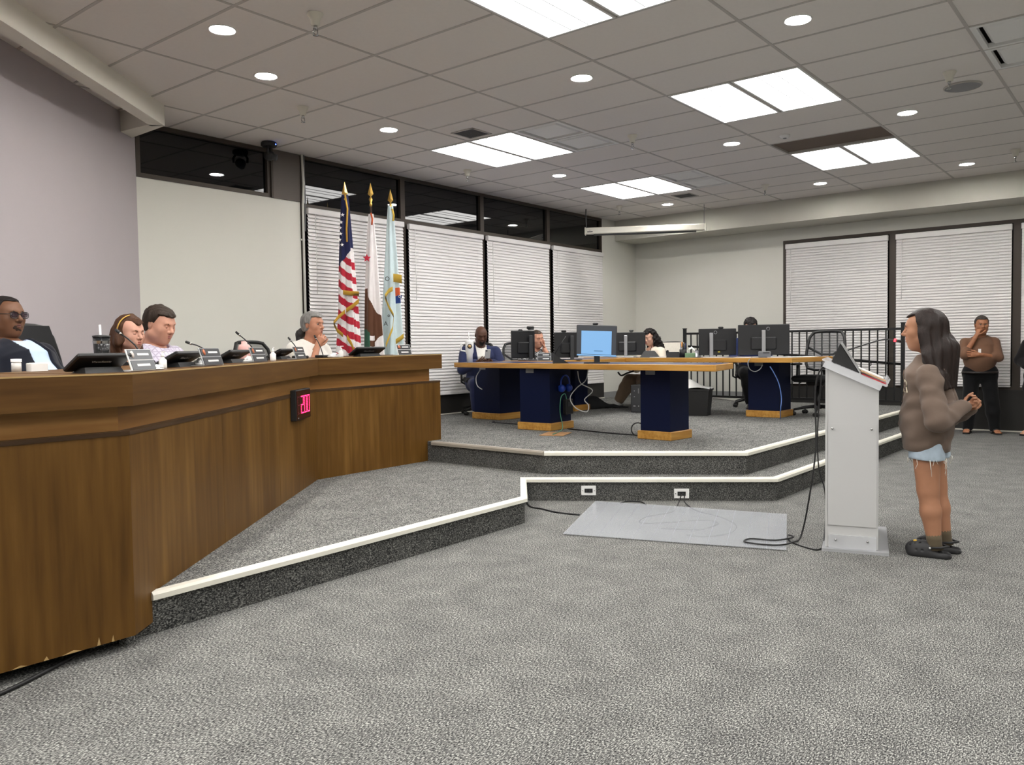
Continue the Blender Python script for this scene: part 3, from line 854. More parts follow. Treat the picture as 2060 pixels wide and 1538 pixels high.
MB().lathe([(.03, 0), (.034, .05), (.026, .055), (.001, .056)], 18, (.03, 0, -.155), rotm(0, math.pi/2+.25, 0), cap=False).build('lens_barrel', M['dkgrey'], hd)
MB().ball((.078, -.03, -.03), (.006, .012, .007), 8, 6).build('status_light', mat('blue_led', (60, 90, 255), .4, emit=(70, 100, 255), estr=8.0), t)

# ================================================================== lectern
LX0, LX1 = 5.28, 5.93; LY0, LY1 = 1.395, 1.69      # side panel toward the camera lies at x = LX0
M['frost'] = mat('frosted_acrylic', (206, 206, 206), 0.55, var=0.02, scale=3, trans=0.12, spec=0.4)
M['clear'] = mat('clear_acrylic', (244, 246, 250), 0.12, var=0.0, alpha=.42, ior=1.45)
lec = thing('lectern', 'frosted acrylic lectern with a sloping clear top, in front of the speaker', 'lectern', (0, 0, 0))
def side_panel(x, th):
    pr = [(LY0, .02), (LY1, .02), (LY1, 1.162), (LY0, 1.028)]
    vs = [(x, y, z) for y, z in pr]+[(x+th, y, z) for y, z in pr]
    return MB().add(vs, [(0, 1, 2, 3), (7, 6, 5, 4), (0, 4, 5, 1), (1, 5, 6, 2), (2, 6, 7, 3), (3, 7, 4, 0)])
side_panel(LX0, .012).build('side_panel', M['frost'], lec)
side_panel(LX1-.012, .012).build('side_panel', M['frost'], lec)
MB().bx(LX0-.004, LX1+.004, LY1, LY1+.012, .02, 1.165).build('front_panel', M['frost'], lec)
MB().bx(LX0+.012, LX1-.012, LY0+.02, LY1-.01, .79, .80).build('shelf', M['clear'], lec)
MB().bx(LX0-.006, LX0-.002, LY0+.01, LY1-.004, .16, .80).build('lower_overlay', M['frost'], lec)
MB().bx(LX0-.05, LX1+.09, LY0-.06, LY1+.03, 0.0, .018).build('base_plate', M['clear'], lec)
for x in (LX0-.012, LX1): MB().bx(x, x+.012, LY0+.01, LY1-.01, .018, .10).build('base_bracket', M['clear'], lec)
sl_ = math.atan2(1.162-1.028, LY1-LY0)
tray = MB().box((0, 0, 0), (LX1-LX0+.06, .40, .010)).build('tray', M['clear'], lec, ((LX0+LX1)/2, (LY0+LY1)/2-.005, 1.12), (sl_, 0, 0))
MB().box((0, -.20, .022), (LX1-LX0+.06, .010, .05)).build('tray_lip', M['clear'], tray)
for s in (-1, 1): MB().box((s*(LX1-LX0+.05)/2, 0, -.022), (.010, .36, .036)).build('tray_rail', M['clear'], tray)
for yy in (-.12, .0, .12):
    MB().lathe([(.001, 0), (.008, 0), (.008, .006), (.001, .006)], 10, (LX0-.012, (LY0+LY1)/2+yy, 1.088+yy*.45), rotm(0, -math.pi/2, 0), cap=False).build('bolt', M['chrome'], lec)
for yy, zz in ((LY0+.04, .77), (LY1-.03, .77), (LY0+.06, .07), (LY1-.05, .07)):
    MB().lathe([(.001, 0), (.007, 0), (.007, .006), (.001, .006)], 10, (LX0-.014, yy, zz), rotm(0, -math.pi/2, 0), cap=False).build('bolt', M['chrome'], lec)
LROT = 0.27
LPIV = np.array([LX0, (LY0+LY1)/2])
def lec_turn(o):
    """turn something standing on or forming the lectern with it"""
    c, s = math.cos(LROT), math.sin(LROT); d = np.array(o.location[:2])-LPIV
    p = LPIV+np.array([c*d[0]-s*d[1], s*d[0]+c*d[1]])
    o.location = (p[0], p[1], o.location[2])
    o.rotation_euler = (Matrix.Rotation(LROT, 3, 'Z') @ o.rotation_euler.to_matrix()).to_euler()
lec_turn(lec)
ct = (LX0+LX1)/2
# black tilted touch panel on the tray
tb = thing('tablet_panel', 'black wedge-shaped control tablet resting on the lectern top', 'tablet', (LX0+.20, LY1-.075, 1.158), 0, rot=(sl_, 0, 0))
pr = [(-.115, .004), (.06, .004), (.062, .125)]
vs = [(-.14, y, z) for y, z in pr]+[(.14, y, z) for y, z in pr]
MB().add(vs, [(2, 1, 0), (3, 4, 5), (0, 1, 4, 3), (1, 2, 5, 4), (2, 0, 3, 5)]).build('body', M['black'], tb)
vs = [(x, y, z) for x in (-.142, .142) for y, z in ((-.118, .006), (.060, .130), (.056, .138), (-.124, .013))]
MB().add(vs, [(3, 2, 1, 0), (4, 5, 6, 7), (0, 1, 5, 4), (1, 2, 6, 5), (2, 3, 7, 6), (3, 0, 4, 7)]).build('screen_bezel', M['silver'], tb)
sm2 = thing('speech_papers', 'small stack of white and red papers lying on the lectern top', 'papers', (LX0+.22, LY0+.045, 1.064), 0, rot=(sl_, 0, 0))
for k, (m_, dx, r_) in enumerate(((M['white'], .0, .02), (mat('red_paper', (176, 40, 50), .7), -.01, .05), (M['white'], .008, -.03), (mat('tan_card', (196, 160, 120), .7), -.015, .08), (M['white'], .0, .0))):
    MB().box((dx, .01*k-.02, .010+.008*k), (.22, .16, .007), rotm(0, 0, r_)).build('sheet', m_, sm2)
lec_turn(tb); lec_turn(sm2)
gm_ = thing('lectern_microphone', 'black gooseneck microphone with a red ring reaching from the lectern to her mouth', 'microphone', (LX0+.28, LY1+.02, 1.18))
def gpt(px, py): 
    q_ = at_x(px, py, LX0+.28); return q_-np.array([LX0+.28, LY1+.02, 1.18])
gp = [gpt(1684, 716), gpt(1700, 706), gpt(1730, 696), gpt(1765, 685), gpt(1782, 682), gpt(1795, 683.5), gpt(1800, 684)]
MB().tube(gp, .0045, 8).build('gooseneck', M['black'], gm_)
MB().lathe([(.018, -.03), (.016, .0), (.008, .03), (.006, .05)], 12, gp[0]-np.array([0, 0, .02]), rotm(.9, 0, 0)).build('socket', M['black'], gm_)
MB().tube([gpt(1799, 683.8), gpt(1803, 684.5)], .0105, 10).build('light_ring', mat('red_ring', (255, 60, 60), .4, emit=(255, 40, 50), estr=5.0), gm_)
MB().tube([gpt(1803, 684.5), gpt(1813, 687)], .0088, 10).build('capsule', M['black'], gm_)

# ================================================================== floor things
t = thing('chair_mat', 'translucent grey plastic chair mat lying over cables on the carpet', 'mat')
c4 = [at_z(*q_, 0)[:2] for q_ in ((1132, 1076), (1582, 1109), (1583, 1036), (1198, 1009))]
M['matpl'] = mat('mat_vinyl', (196, 200, 206), 0.22, var=0.10, scale=3, alpha=0.40)
g = [[np.array([*(c4[0]*(1-u)*(1-v)+c4[1]*u*(1-v)+c4[2]*u*v+c4[3]*(1-u)*v), .011+.0006*math.sin(9*u+4*v)]) for u in np.linspace(0, 1, 24)] for v in np.linspace(0, 1, 14)]
g2 = [[p-[0, 0, .0035] for p in r_] for r_ in g]
MB().grid(g).grid(g2, flip=True).build('sheet', M['matpl'], t)
for i in range(1, 12):
    u = i/12; pts = [c4[0]*(1-u)*(1-v)+c4[1]*u*(1-v)+c4[2]*u*v+c4[3]*(1-u)*v for v in np.linspace(.0, 1, 14)]
    MB().tube([(p[0], p[1], .0113+.0006*math.sin(9*u+4*v)) for p, v in zip(pts, np.linspace(0, 1, 14))], .0006, 4).build('groove', mat('mat_line', (190, 194, 200), .4, alpha=.6), t)
def outlet(px, py, label, dark=True):
    # plate on the riser between T1[3] and T1[4]
    a_, b_ = np.array(T1[3]), np.array(T1[4]); d_ = (b_-a_)/np.linalg.norm(b_-a_); n_ = np.array([d_[1], -d_[0]])
    dd = ray(px, py); s_ = (n_@a_)/(n_@dd[:2]); p_ = EYE+dd*s_
    o = thing('floor_outlet', label, 'outlet', p_, math.atan2(d_[1], d_[0]))
    MB().box((0, -.004, 0), (.125, .008, .082), bev=.003).build('plate', M['silver'] if False else M['white'], o)
    MB().box((0, -.009, 0), (.068, .006, .034)).build('socket', M['black'], o)
    for s_ in (-1, 1): MB().lathe([(.001, 0), (.004, 0), (.004, .002), (.001, .002)], 8, (s_*.05, -.009, 0), rotm(math.pi/2, 0, 0), cap=False).build('screw', M['chrome'], o)
    for s_ in (-.018, .010): MB().box((s_, -.0125, 0), (.012, .002, .016)).build('contact', M['dkgrey'], o)
outlet(1184, 986, 'white outlet plate with nothing plugged in on the stage riser')
outlet(1371, 992, 'white outlet plate with two cables plugged in on the stage riser')
def cable(label, pts, r, m, cat='cable', name='cable'):
    pts = [np.asarray(p, float) for p in pts]
    # smooth
    out = []
    for i in range(len(pts)-1):
        p0, p1, p2, p3 = pts[max(i-1, 0)], pts[i], pts[i+1], pts[min(i+2, len(pts)-1)]
        for k in range(5):
            s = k/5; out.append(.5*((2*p1)+(-p0+p2)*s+(2*p0-5*p1+4*p2-p3)*s*s+(-p0+3*p1-3*p2+p3)*s**3))
    out.append(pts[-1])
    o = MB().tube(out, r, 6).build(name, m)
    return tag(o, label, cat)
fl = lambda px, py, z=.006: at_z(px, py, z)
cable('pair of black cables curling from the step corner to the mat', [fl(1056, 975, .12), fl(1058, 1000, .03), fl(1066, 1018), fl(1090, 1023), fl(1120, 1030), fl(1166, 1035)], .007, M['black'])
cable('thin black cable arching behind the mat near the empty outlet', [fl(1248, 1012), fl(1262, 1008), fl(1290, 1009), fl(1300, 1016)], .005, M['black'])
oq = at_z(1371, 994, .085)
cable('black cable looped under the mat from the used outlet', [oq, fl(1366, 1008, .03), fl(1361, 1019), fl(1352, 1030, .004), fl(1300, 1040, .004), fl(1290, 1052, .004), fl(1360, 1050, .004), fl(1420, 1046, .004), fl(1445, 1054, .004), fl(1400, 1066, .004), fl(1330, 1062, .004)], .005, M['black'])
cable('second black cable from the used outlet snaking under the mat', [oq+[.02, -.02, 0], fl(1377, 1008, .03), fl(1388, 1019), fl(1405, 1028, .004), fl(1450, 1040, .004), fl(1480, 1056, .004), fl(1470, 1072, .004), fl(1415, 1080, .004), fl(1380, 1075, .004)], .005, M['black'])
ltop = at_x(1662, 732, LX0+.3)
cable('long black cable hanging from the lectern and looping on the floor', [ltop, at_x(1648, 748, 5.55), at_x(1640, 790, 5.55), at_x(1641, 900, 5.50), at_x(1628, 1000, 5.45), fl(1612, 1075, .02), fl(1595, 1090, .02), fl(1560, 1096, .02), fl(1500, 1090, .02), fl(1510, 1083, .02), fl(1560, 1086, .02), fl(1596, 1080, .025), fl(1585, 1076, .03), fl(1592, 1090), fl(1640, 1105), fl(1657, 1098)], .0055, M['black'])
cable('thin black cable hanging close against the lectern front', [ltop+[0, .03, 0], at_x(1652, 760, 5.62), at_x(1645, 860, 5.62), at_x(1647, 940, 5.62), at_x(1659, 985, 5.7), at_x(1661, 1040, 5.75), fl(1657, 1085, .02), fl(1655, 1097)], .0045, M['black'])
cable('black cable lying along the shadow under the near dais face', [(-.5, 3.36, .01), (.6, 3.38, .01), (1.1, 3.45, .01), (1.4, 3.58, .012), (1.55, 3.66, .02)], .008, M['black'])
# ================================================================== figures: smooth implicit surfaces turned into meshes
class Field:
    def __init__(s, lo, hi, res):
        s.lo = np.array(lo, np.float32); s.res = res
        n = np.ceil((np.array(hi)-np.array(lo))/res).astype(int)+1
        s.ax = [(s.lo[i]+res*np.arange(n[i])).astype(np.float32) for i in range(3)]
        s.F = np.full(tuple(n), .08, np.float32)
    def blk(s, lo, hi, m):
        sl = []
        for i in range(3):
            a = int(np.floor((lo[i]-m-s.lo[i])/s.res)); b = int(np.ceil((hi[i]+m-s.lo[i])/s.res))+1
            a = max(0, a); b = min(len(s.ax[i]), b)
            if b <= a: return None
            sl.append(slice(a, b))
        return tuple(sl), s.ax[0][sl[0]][:, None, None], s.ax[1][sl[1]][None, :, None], s.ax[2][sl[2]][None, None, :]
    def _mix(s, sl, d, k, op):
        A = s.F[sl]
        if op == 's': d = -d
        if k > 0:
            h = np.maximum(k-np.abs(A-d), 0)/k
            e = h*h*k*.25
        else: e = 0
        s.F[sl] = (np.minimum(A, d)-e) if op == 'u' else (np.maximum(A, d)+e)
    def cone(s, a, b, ra, rb, k=.02, op='u'):
        a = np.asarray(a, float); b = np.asarray(b, float); r = max(ra, rb)
        q = s.blk(np.minimum(a, b)-r, np.maximum(a, b)+r, k+.03)
        if q is None: return s
        sl, X, Y, Z = q; d = b-a; L2 = d@d+1e-12
        t = np.clip(((X-a[0])*d[0]+(Y-a[1])*d[1]+(Z-a[2])*d[2])/L2, 0, 1)
        D = np.sqrt((X-a[0]-t*d[0])**2+(Y-a[1]-t*d[1])**2+(Z-a[2]-t*d[2])**2)-(ra+(rb-ra)*t)
        s._mix(sl, D.astype(np.float32), k, op); return s
    def ell(s, c, r, k=.02, op='u', R=None):
        c = np.asarray(c, float); r = np.asarray(r, float) if not np.isscalar(r) else np.array([r]*3); m = r.max()
        q = s.blk(c-m, c+m, k+.03)
        if q is None: return s
        sl, X, Y, Z = q; x, y, z = X-c[0], Y-c[1], Z-c[2]
        if R is not None:
            x, y, z = (R[0, i]*x+R[1, i]*y+R[2, i]*z for i in range(3))
        k0 = np.sqrt((x/r[0])**2+(y/r[1])**2+(z/r[2])**2); k1 = np.sqrt((x/r[0]**2)**2+(y/r[1]**2)**2+(z/r[2]**2)**2)+1e-9
        s._mix(sl, (k0*(k0-1)/k1).astype(np.float32), k, op); return s
    def tcone(s, a, b, ra, rb, f, l, k=.03, op='u'):
        """flattened limb: radii (along f, along l) at both ends"""
        a = np.asarray(a, float); b = np.asarray(b, float); m = max(*ra, *rb)
        q = s.blk(np.minimum(a, b)-m, np.maximum(a, b)+m, k+.03)
        if q is None: return s
        sl, X, Y, Z = q; d = b-a; L = np.linalg.norm(d); u = d/L
        x, y, z = X-a[0], Y-a[1], Z-a[2]
        h = x*u[0]+y*u[1]+z*u[2]; t = np.clip(h/L, 0, 1); o = h-t*L
        rf = ra[0]+(rb[0]-ra[0])*t; rl = ra[1]+(rb[1]-ra[1])*t
        pf = x*f[0]+y*f[1]+z*f[2]; pl = x*l[0]+y*l[1]+z*l[2]
        mn = np.minimum(rf, rl)
        D = (np.sqrt((pf/rf)**2+(pl/rl)**2+(o/mn)**2)-1)*mn
        s._mix(sl, D.astype(np.float32), k, op); return s
    def full(s):
        return s.ax[0][:, None, None], s.ax[1][None, :, None], s.ax[2][None, None, :]
    def clip(s, n, c):
        """keep the half space n.p <= c"""
        X, Y, Z = s.full(); s.F = np.maximum(s.F, (n[0]*X+n[1]*Y+n[2]*Z-c).astype(np.float32)); return s
    def wrinkle(s, amp, freq, seed, ani=(1, 1, 1)):
        rs = np.random.RandomState(seed); X, Y, Z = s.full(); W = 0
        for i in range(6):
            v = rs.normal(size=3); v /= np.linalg.norm(v); v = v*np.array(ani)*freq*(.6+rs.rand())
            w2 = rs.normal(size=3)*freq*.35
            W = W+np.sin(v[0]*X+v[1]*Y+v[2]*Z+rs.rand()*6+1.3*np.sin(w2[0]*X+w2[1]*Y+w2[2]*Z))
        s.F = s.F+(amp*W/2.5).astype(np.float32); return s
    def mesh(s):
        F = s.F.copy()
        F[0] = F[-1] = .02; F[:, 0] = F[:, -1] = .02; F[:, :, 0] = F[:, :, -1] = .02
        ins = F < 0; n = F.shape; c = tuple(k-1 for k in n)
        cnt = np.zeros(c, np.int8)
        for i in (0, 1):
            for j in (0, 1):
                for k in (0, 1): cnt += ins[i:i+c[0], j:j+c[1], k:k+c[2]]
        act = (cnt > 0) & (cnt < 8); idx = np.argwhere(act)
        if len(idx) == 0: return np.zeros((0, 3)), []
        num = np.full(c, -1, np.int32); num[act] = np.arange(len(idx))
        co = [(i, j, k) for i in (0, 1) for j in (0, 1) for k in (0, 1)]
        fv = np.stack([F[idx[:, 0]+i, idx[:, 1]+j, idx[:, 2]+k] for i, j, k in co], 1)
        acc = np.zeros((len(idx), 3)); w = np.zeros(len(idx))
        for a in range(8):
            for b in range(a+1, 8):
                dd = np.array(co[b])-np.array(co[a])
                if np.abs(dd).sum() != 1: continue
                fa, fb = fv[:, a], fv[:, b]; m = (fa < 0) != (fb < 0)
                t = np.where(m, fa/np.where(m, fa-fb, 1), 0)
                acc += np.where(m[:, None], np.array(co[a])+t[:, None]*dd, 0); w += m
        V = (idx+acc/w[:, None])*s.res+s.lo
        faces = []
        for ax in range(3):
            sl0 = [slice(None)]*3; sl1 = [slice(None)]*3; sl0[ax] = slice(0, -1); sl1[ax] = slice(1, None)
            df = ins[tuple(sl0)] != ins[tuple(sl1)]
            E = np.argwhere(df); o1, o2 = [(1, 2), (2, 0), (0, 1)][ax]
            E = E[(E[:, o1] > 0) & (E[:, o2] > 0) & (E[:, o1] < n[o1]-1) & (E[:, o2] < n[o2]-1)]
            def g(d1, d2):
                q = E.copy(); q[:, o1] -= d1; q[:, o2] -= d2; return num[q[:, 0], q[:, 1], q[:, 2]]
            Q = np.stack([g(1, 1), g(0, 1), g(0, 0), g(1, 0)], 1)
            fl = ins[E[:, 0], E[:, 1], E[:, 2]]
            Q[~fl] = Q[~fl][:, ::-1]
            faces.append(Q)
        return V, np.concatenate(faces)
def np_mesh(name, parts, m):
    """parts: list of (V, F) joined into one smooth mesh"""
    V = np.concatenate([p[0] for p in parts]); off = 0; Fs = []
    for v, f in parts:
        Fs.append(np.asarray(f)+off); off += len(v)
    Q = np.concatenate(Fs).astype(np.int32)
    me = bpy.data.meshes.new(name)
    me.vertices.add(len(V)); me.vertices.foreach_set('co', V.astype(np.float32).ravel())
    me.loops.add(Q.size); me.loops.foreach_set('vertex_index', Q.ravel())
    me.polygons.add(len(Q)); me.polygons.foreach_set('loop_start', np.arange(0, Q.size, 4, dtype=np.int32))
    me.polygons.foreach_set('use_smooth', np.ones(len(Q), bool))
    me.update(calc_edges=True); me.validate()
    me.materials.append(m)
    return me
def xf(V, R, t, s=1.0):
    return (V*s) @ np.asarray(R).T+np.asarray(t)
def unit(v):
    v = np.asarray(v, float); return v/(np.linalg.norm(v)+1e-12)
def skin(name, col):
    m = mat(name, col, .5, var=.10, scale=18, bump=.05, bscale=160, spec=.35)
    b = m.node_tree.nodes['Principled BSDF']
    b.inputs['Subsurface Weight'].default_value = 0.0; b.inputs['Subsurface Radius'].default_value = (.012, .005, .003); b.inputs['Subsurface Scale'].default_value = .5
    return m
def hairmat(name, col, rough=.45):
    return mat(name, col, rough+.1, var=.6, scale=70, stretch=(1, 1, .12), bump=.6, bscale=140, spec=.22)

# ---- head (face toward +x, origin at the middle of the head, 0.235 m tall)
def head_mesh(p):
    f = Field((-.15, -.115, -.24), (.14, .115, .14), .0042)
    fat = p.get('fat', 0.0); ns = p.get('neck', 1.0); fem = p.get('fem', 0)
    f.ell((-.018, 0, .030), (.098, .077, .088)).ell((.03, 0, .033), (.062, .065, .060), .03)
    f.ell((.030, 0, -.035), (.061, .060+fat*.012, .075), .03).ell((.020, 0, -.070), (.062, .052+fat*.018, .044), .03)
    f.ell((.066-.004*fem, 0, -.098), .019-.003*fem, .03)
    for s in (-1, 1):
        f.ell((.0, s*(.050+fat*.010), -.062), .020+.006*fat, .03)
        f.ell((.055, s*.042, -.020), .022+.004*fat, .03)
    f.cone((.080, -.036, .029), (.087, 0, .026), .009-.003*fem, .010-.003*fem, .02).cone((.080, .036, .029), (.087, 0, .026), .009-.003*fem, .010-.003*fem, .02)
    for s in (-1, 1): f.ell((.096, s*.031, .011), (.017, .019, .011), .012, 's')
    nz = p.get('nose', 1.0)
    f.cone((.087, 0, .020), (.105+.007*nz, 0, -.022), .0075, .0115*nz, .012)
    for s in (-1, 1): f.ell((.098, s*.0115*nz, -.027), .0088*nz, .008)
    f.ell((.076, 0, -.058), (.021, .028, .022), .02)
    if p.get('mouth', 'shut') == 'open': f.ell((.098, 0, -.060), (.010, .016, .005), .004, 's')
    else: f.cone((.101, -.020, -.0575), (.101, .020, -.0575), .0035, .0035, .004, 's')
    for s in (-1, 1):
        f.ell((-.012, s*.079, -.002), (.020, .0085, .031), .008, 'u', rotm(0, -.18, s*.25)).ell((-.005, s*.088, .002), (.009, .006, .016), .006, 's')
        if p.get('eyes') == 'down': f.ell((.0765, s*.031, .0095), .0138, .004)
    f.cone((-.022, 0, -.07), (-.045, 0, -.215), .054*ns, .060*ns, .03)
    if fat > .3: f.ell((.028, 0, -.103), (.05, .047, .028), .03)
    if p.get('bumps'): f.wrinkle(.0012, 60, 3)
    return f.mesh()
def ell_R(p):
    return None
def hair_short(p):
    f = Field((-.15, -.12, -.16), (.13, .12, .16), .0045)
    t = p.get('hair_t', .010)
    f.ell((-.020, 0, .034), (.100+t, .079+t, .088+t)).ell((.032, 0, .045), (.060+t, .064+t*.7, .056+t), .03)
    f.ell((-.040, 0, -.012), (.076+t*.6, .074+t*.6, .072), .02)
    hl = p.get('hairline', .060)
    X, Y, Z = f.full()
    cut = np.minimum((X-.030)*.9-(Z-hl)*.55-.0, 9)        # in front of the hairline and low enough
    cut = np.maximum(np.minimum((X-.012)+np.abs(Y)*0, .05), (Z-hl+.012*np.cos(Y*30)-.25*(X-.05)))
    A = (Z-hl)-.30*(X-.06)-.012*(np.abs(Y)/.05)**2
    face = np.maximum(-(X-.020-.15*np.maximum(0, Z)), A)      # negative inside the face zone
    f.F = np.maximum(f.F, -face.astype(np.float32))
    side = np.maximum(np.maximum(-(X+.002), Z+.005), -(np.abs(Y)-.03))
    f.F = np.maximum(f.F, -side.astype(np.float32))
    f.clip((0, 0, -1), p.get('nape', .072))
    for s in (-1, 1): f.ell((-.008, s*.088, -.010), (.026, .022, .030), .006, 's')
    f.wrinkle(p.get('hair_n', .003), 130, p.get('seed', 1), (1, 1, .5))
    return f.mesh()
def head_group(root, hp, R, t, s, skin_m, hair_m):
    """face details as children of the person"""
    def put(name, mb, m):
        V = np.array(mb.v); mb.v = [tuple(v) for v in xf(V, R, t, s)]
        return mb.build(name, m, root, smooth=True)
    if hp.get('eyes') != 'down':
        mb = MB()
        for sd in (-1, 1): mb.ball((.0765, sd*.031, .0105), (.0122, .0122, .0092), 12, 8)
        ey = put('eyes', mb, mat('eye_white', (204, 194, 186), .3))
        mb = MB()
        for sd in (-1, 1): mb.ball((.0845+.0005, sd*.0315+hp.get('gaze', 0)*.004, .0100), (.0052, .0066, .0068), 10, 6)
        V = np.array(mb.v); mb.v = [tuple(v) for v in xf(V, R, t, s)]
        mb.build('irises', mat('iris_dark', (34, 24, 18), .2), ey, smooth=True)
    else:
        mb = MB()
        for sd in (-1, 1): mb.tube([(.0815, sd*.019, .003), (.0895, sd*.030, .0005), (.0815, sd*.043, .003)], .0017, 6)
        put('lashes', mb, mat('lash', (24, 18, 15), .6))
    mb = MB()
    for sd in (-1, 1): mb.tube([(.0945, sd*.014, .0245), (.0925, sd*.030, .0305), (.0795, sd*.046, .0255)], .003, 6, radii=[.0030, .0034, .0016])
    put('eyebrows', mb, hair_m if hp.get('brow') is None else hp['brow'])
    lp = hp.get('lips', (150, 92, 82))
    mb = MB()
    up = [(.0905, -.020, -.0565), (.0985, -.008, -.0525), (.0990, 0, -.0535), (.0985, .008, -.0525), (.0905, .020, -.0565)]
    lo = [(.0895, -.019, -.0585), (.0965, -.008, -.0640), (.0970, 0, -.0645), (.0965, .008, -.0640), (.0895, .019, -.0585)]
    dz = -.003 if hp.get('mouth') == 'open' else 0
    mb.tube(up, .004, 8, radii=[.0015, .0042, .0040, .0042, .0015]).tube([(a, b, c+dz) for a, b, c in lo], .004, 8, radii=[.0015, .0048, .0050, .0048, .0015])
    put('lips', mb, mat('lips_%d_%d_%d' % lp, lp, .4))
    if hp.get('mouth') == 'open':
        put('teeth', MB().ball((.0915, 0, -.0575), (.006, .014, .0035), 10, 6), mat('teeth', (236, 232, 224), .3))
    if hp.get('beard'):
        f = Field((-.06, -.10, -.16), (.13, .10, .02), .0042)
        b = hp['beard']; tt = hp.get('beard_t', .006)
        f.ell((.020, 0, -.070), (.062+tt, .054+tt, .046+tt)).ell((.066, 0, -.098), .020+tt*1.5, .02).ell((.076, 0, -.060), (.022+tt, .030+tt, .026+tt), .02)
        for sd in (-1, 1): f.ell((.0, sd*.052, -.050), (.022, .014+tt*.5, .05), .02)
        X, Y, Z = f.full()
        f.F = np.maximum(f.F, (Z+.036+np.maximum(0, X-.02)*.25-.45*np.maximum(0, .03-X)).astype(np.float32))
        f.ell((.104, 0, -.057), (.014, .019, .010), .003, 's')
        if b == 'goatee': f.clip((0, 0, 1), -.074); f.F = np.maximum(f.F, (np.abs(Y)-.034+0*X+0*Z).astype(np.float32)); f.F = np.maximum(f.F, (.028-X+0*Y+0*Z).astype(np.float32))
        f.wrinkle(.002, 160, 5)
        V, Q = f.mesh(); link_mesh('beard', np_mesh('beard', [(xf(V, R, t, s), Q)], hp.get('beard_m', hair_m)), root)
    if hp.get('moustache'):
        mb = MB().tube([(.092, -.024, -.052), (.099, -.010, -.045), (.1, 0, -.0435), (.099, .010, -.045), (.092, .024, -.052)], .005, 8, radii=[.002, .0055, .0045, .0055, .002])
        put('moustache', mb, hair_m)
    if hp.get('glasses'):
        g = MB()
        for sd in (-1, 1):
            ring = [(.104-.10*(abs(.034*1+.022*math.cos(a_))-.034)*.6, sd*(.035+.0265*np.sign(math.cos(a_))*abs(math.cos(a_))**.6), .006+.0185*np.sign(math.sin(a_))*abs(math.sin(a_))**.6) for a_ in np.linspace(0, 2*math.pi, 25)]
            g.tube(ring, .0022, 6, caps=False)
            g.tube([(.096, sd*.057, .013), (.03, sd*.080, .014), (-.03, sd*.084, .006)], .0024, 6)
        g.tube([(.105, -.012, .010), (.108, 0, .013), (.105, .012, .010)], .0018, 6)
        gl = put('glasses_frame', g, mat('glasses_black', (20, 16, 18), .3))
        g = MB()
        for sd in (-1, 1): g.ball((.1025, sd*.034, .008), (.0012, .0245, .0172), 14, 8)
        V = np.array(g.v); g.v = [tuple(v) for v in xf(V, R, t, s)]
        g.build('lenses', mat('tinted_lens', (62, 50, 60), .08, alpha=.55, spec=.8), gl, smooth=True)

def hand_mesh(wrist, d, palm, curl=.5, side=1, sc=1.0, spread=.06, thumb=.6):
    """d: wrist->knuckles, palm: direction the palm faces, side: +1 puts the thumb at +y of the frame"""
    x = unit(d); z = unit(np.asarray(palm)-x*(x@np.asarray(palm))); y = np.cross(z, x)
    f = Field((-.06, -.09, -.10), (.20, .09, .11), .0036)
    f.cone((-.05, 0, 0), (.01, 0, 0), .026, .024, .01)
    f.tcone((.005, 0, 0), (.082, 0, .0), (.018, .030), (.014, .039), (0, 0, 1), (0, 1, 0), .01)
    ln = [(.040, .024, .020), (.044, .028, .022), (.040, .026, .021), (.032, .020, .018)]
    for i, (a1, a2, a3) in enumerate(ln):
        yy = side*(.029-.0195*i); p = np.array([.080-.004*abs(i-1), yy, .0]); ang = 0; yaw = side*spread*(1.5-i)
        for j, L in enumerate((a1, a2, a3)):
            ang += curl*(1.0, 1.15, .8)[j]
            q = p+L*np.array([math.cos(ang)*math.cos(yaw), math.cos(ang)*math.sin(yaw), math.sin(ang)])
            f.cone(p, q, (.0098, .0088, .0080)[j], (.0088, .0080, .0070)[j], .003); p = q
    p = np.array([.022, side*.026, .006]); dirs = [np.array([.55, side*.75*thumb, .35]), np.array([.80, side*.35*thumb, .45]), np.array([.92, side*.05, .40])]
    for j, L in enumerate((.040, .034, .028)):
        q = p+L*unit(dirs[j]); f.cone(p, q, (.014, .0108, .0098)[j], (.0108, .0098, .0080)[j], .006); p = q
    V, Q = f.mesh()
    return xf(V, np.stack([x, y, z], 1), wrist, sc), Q

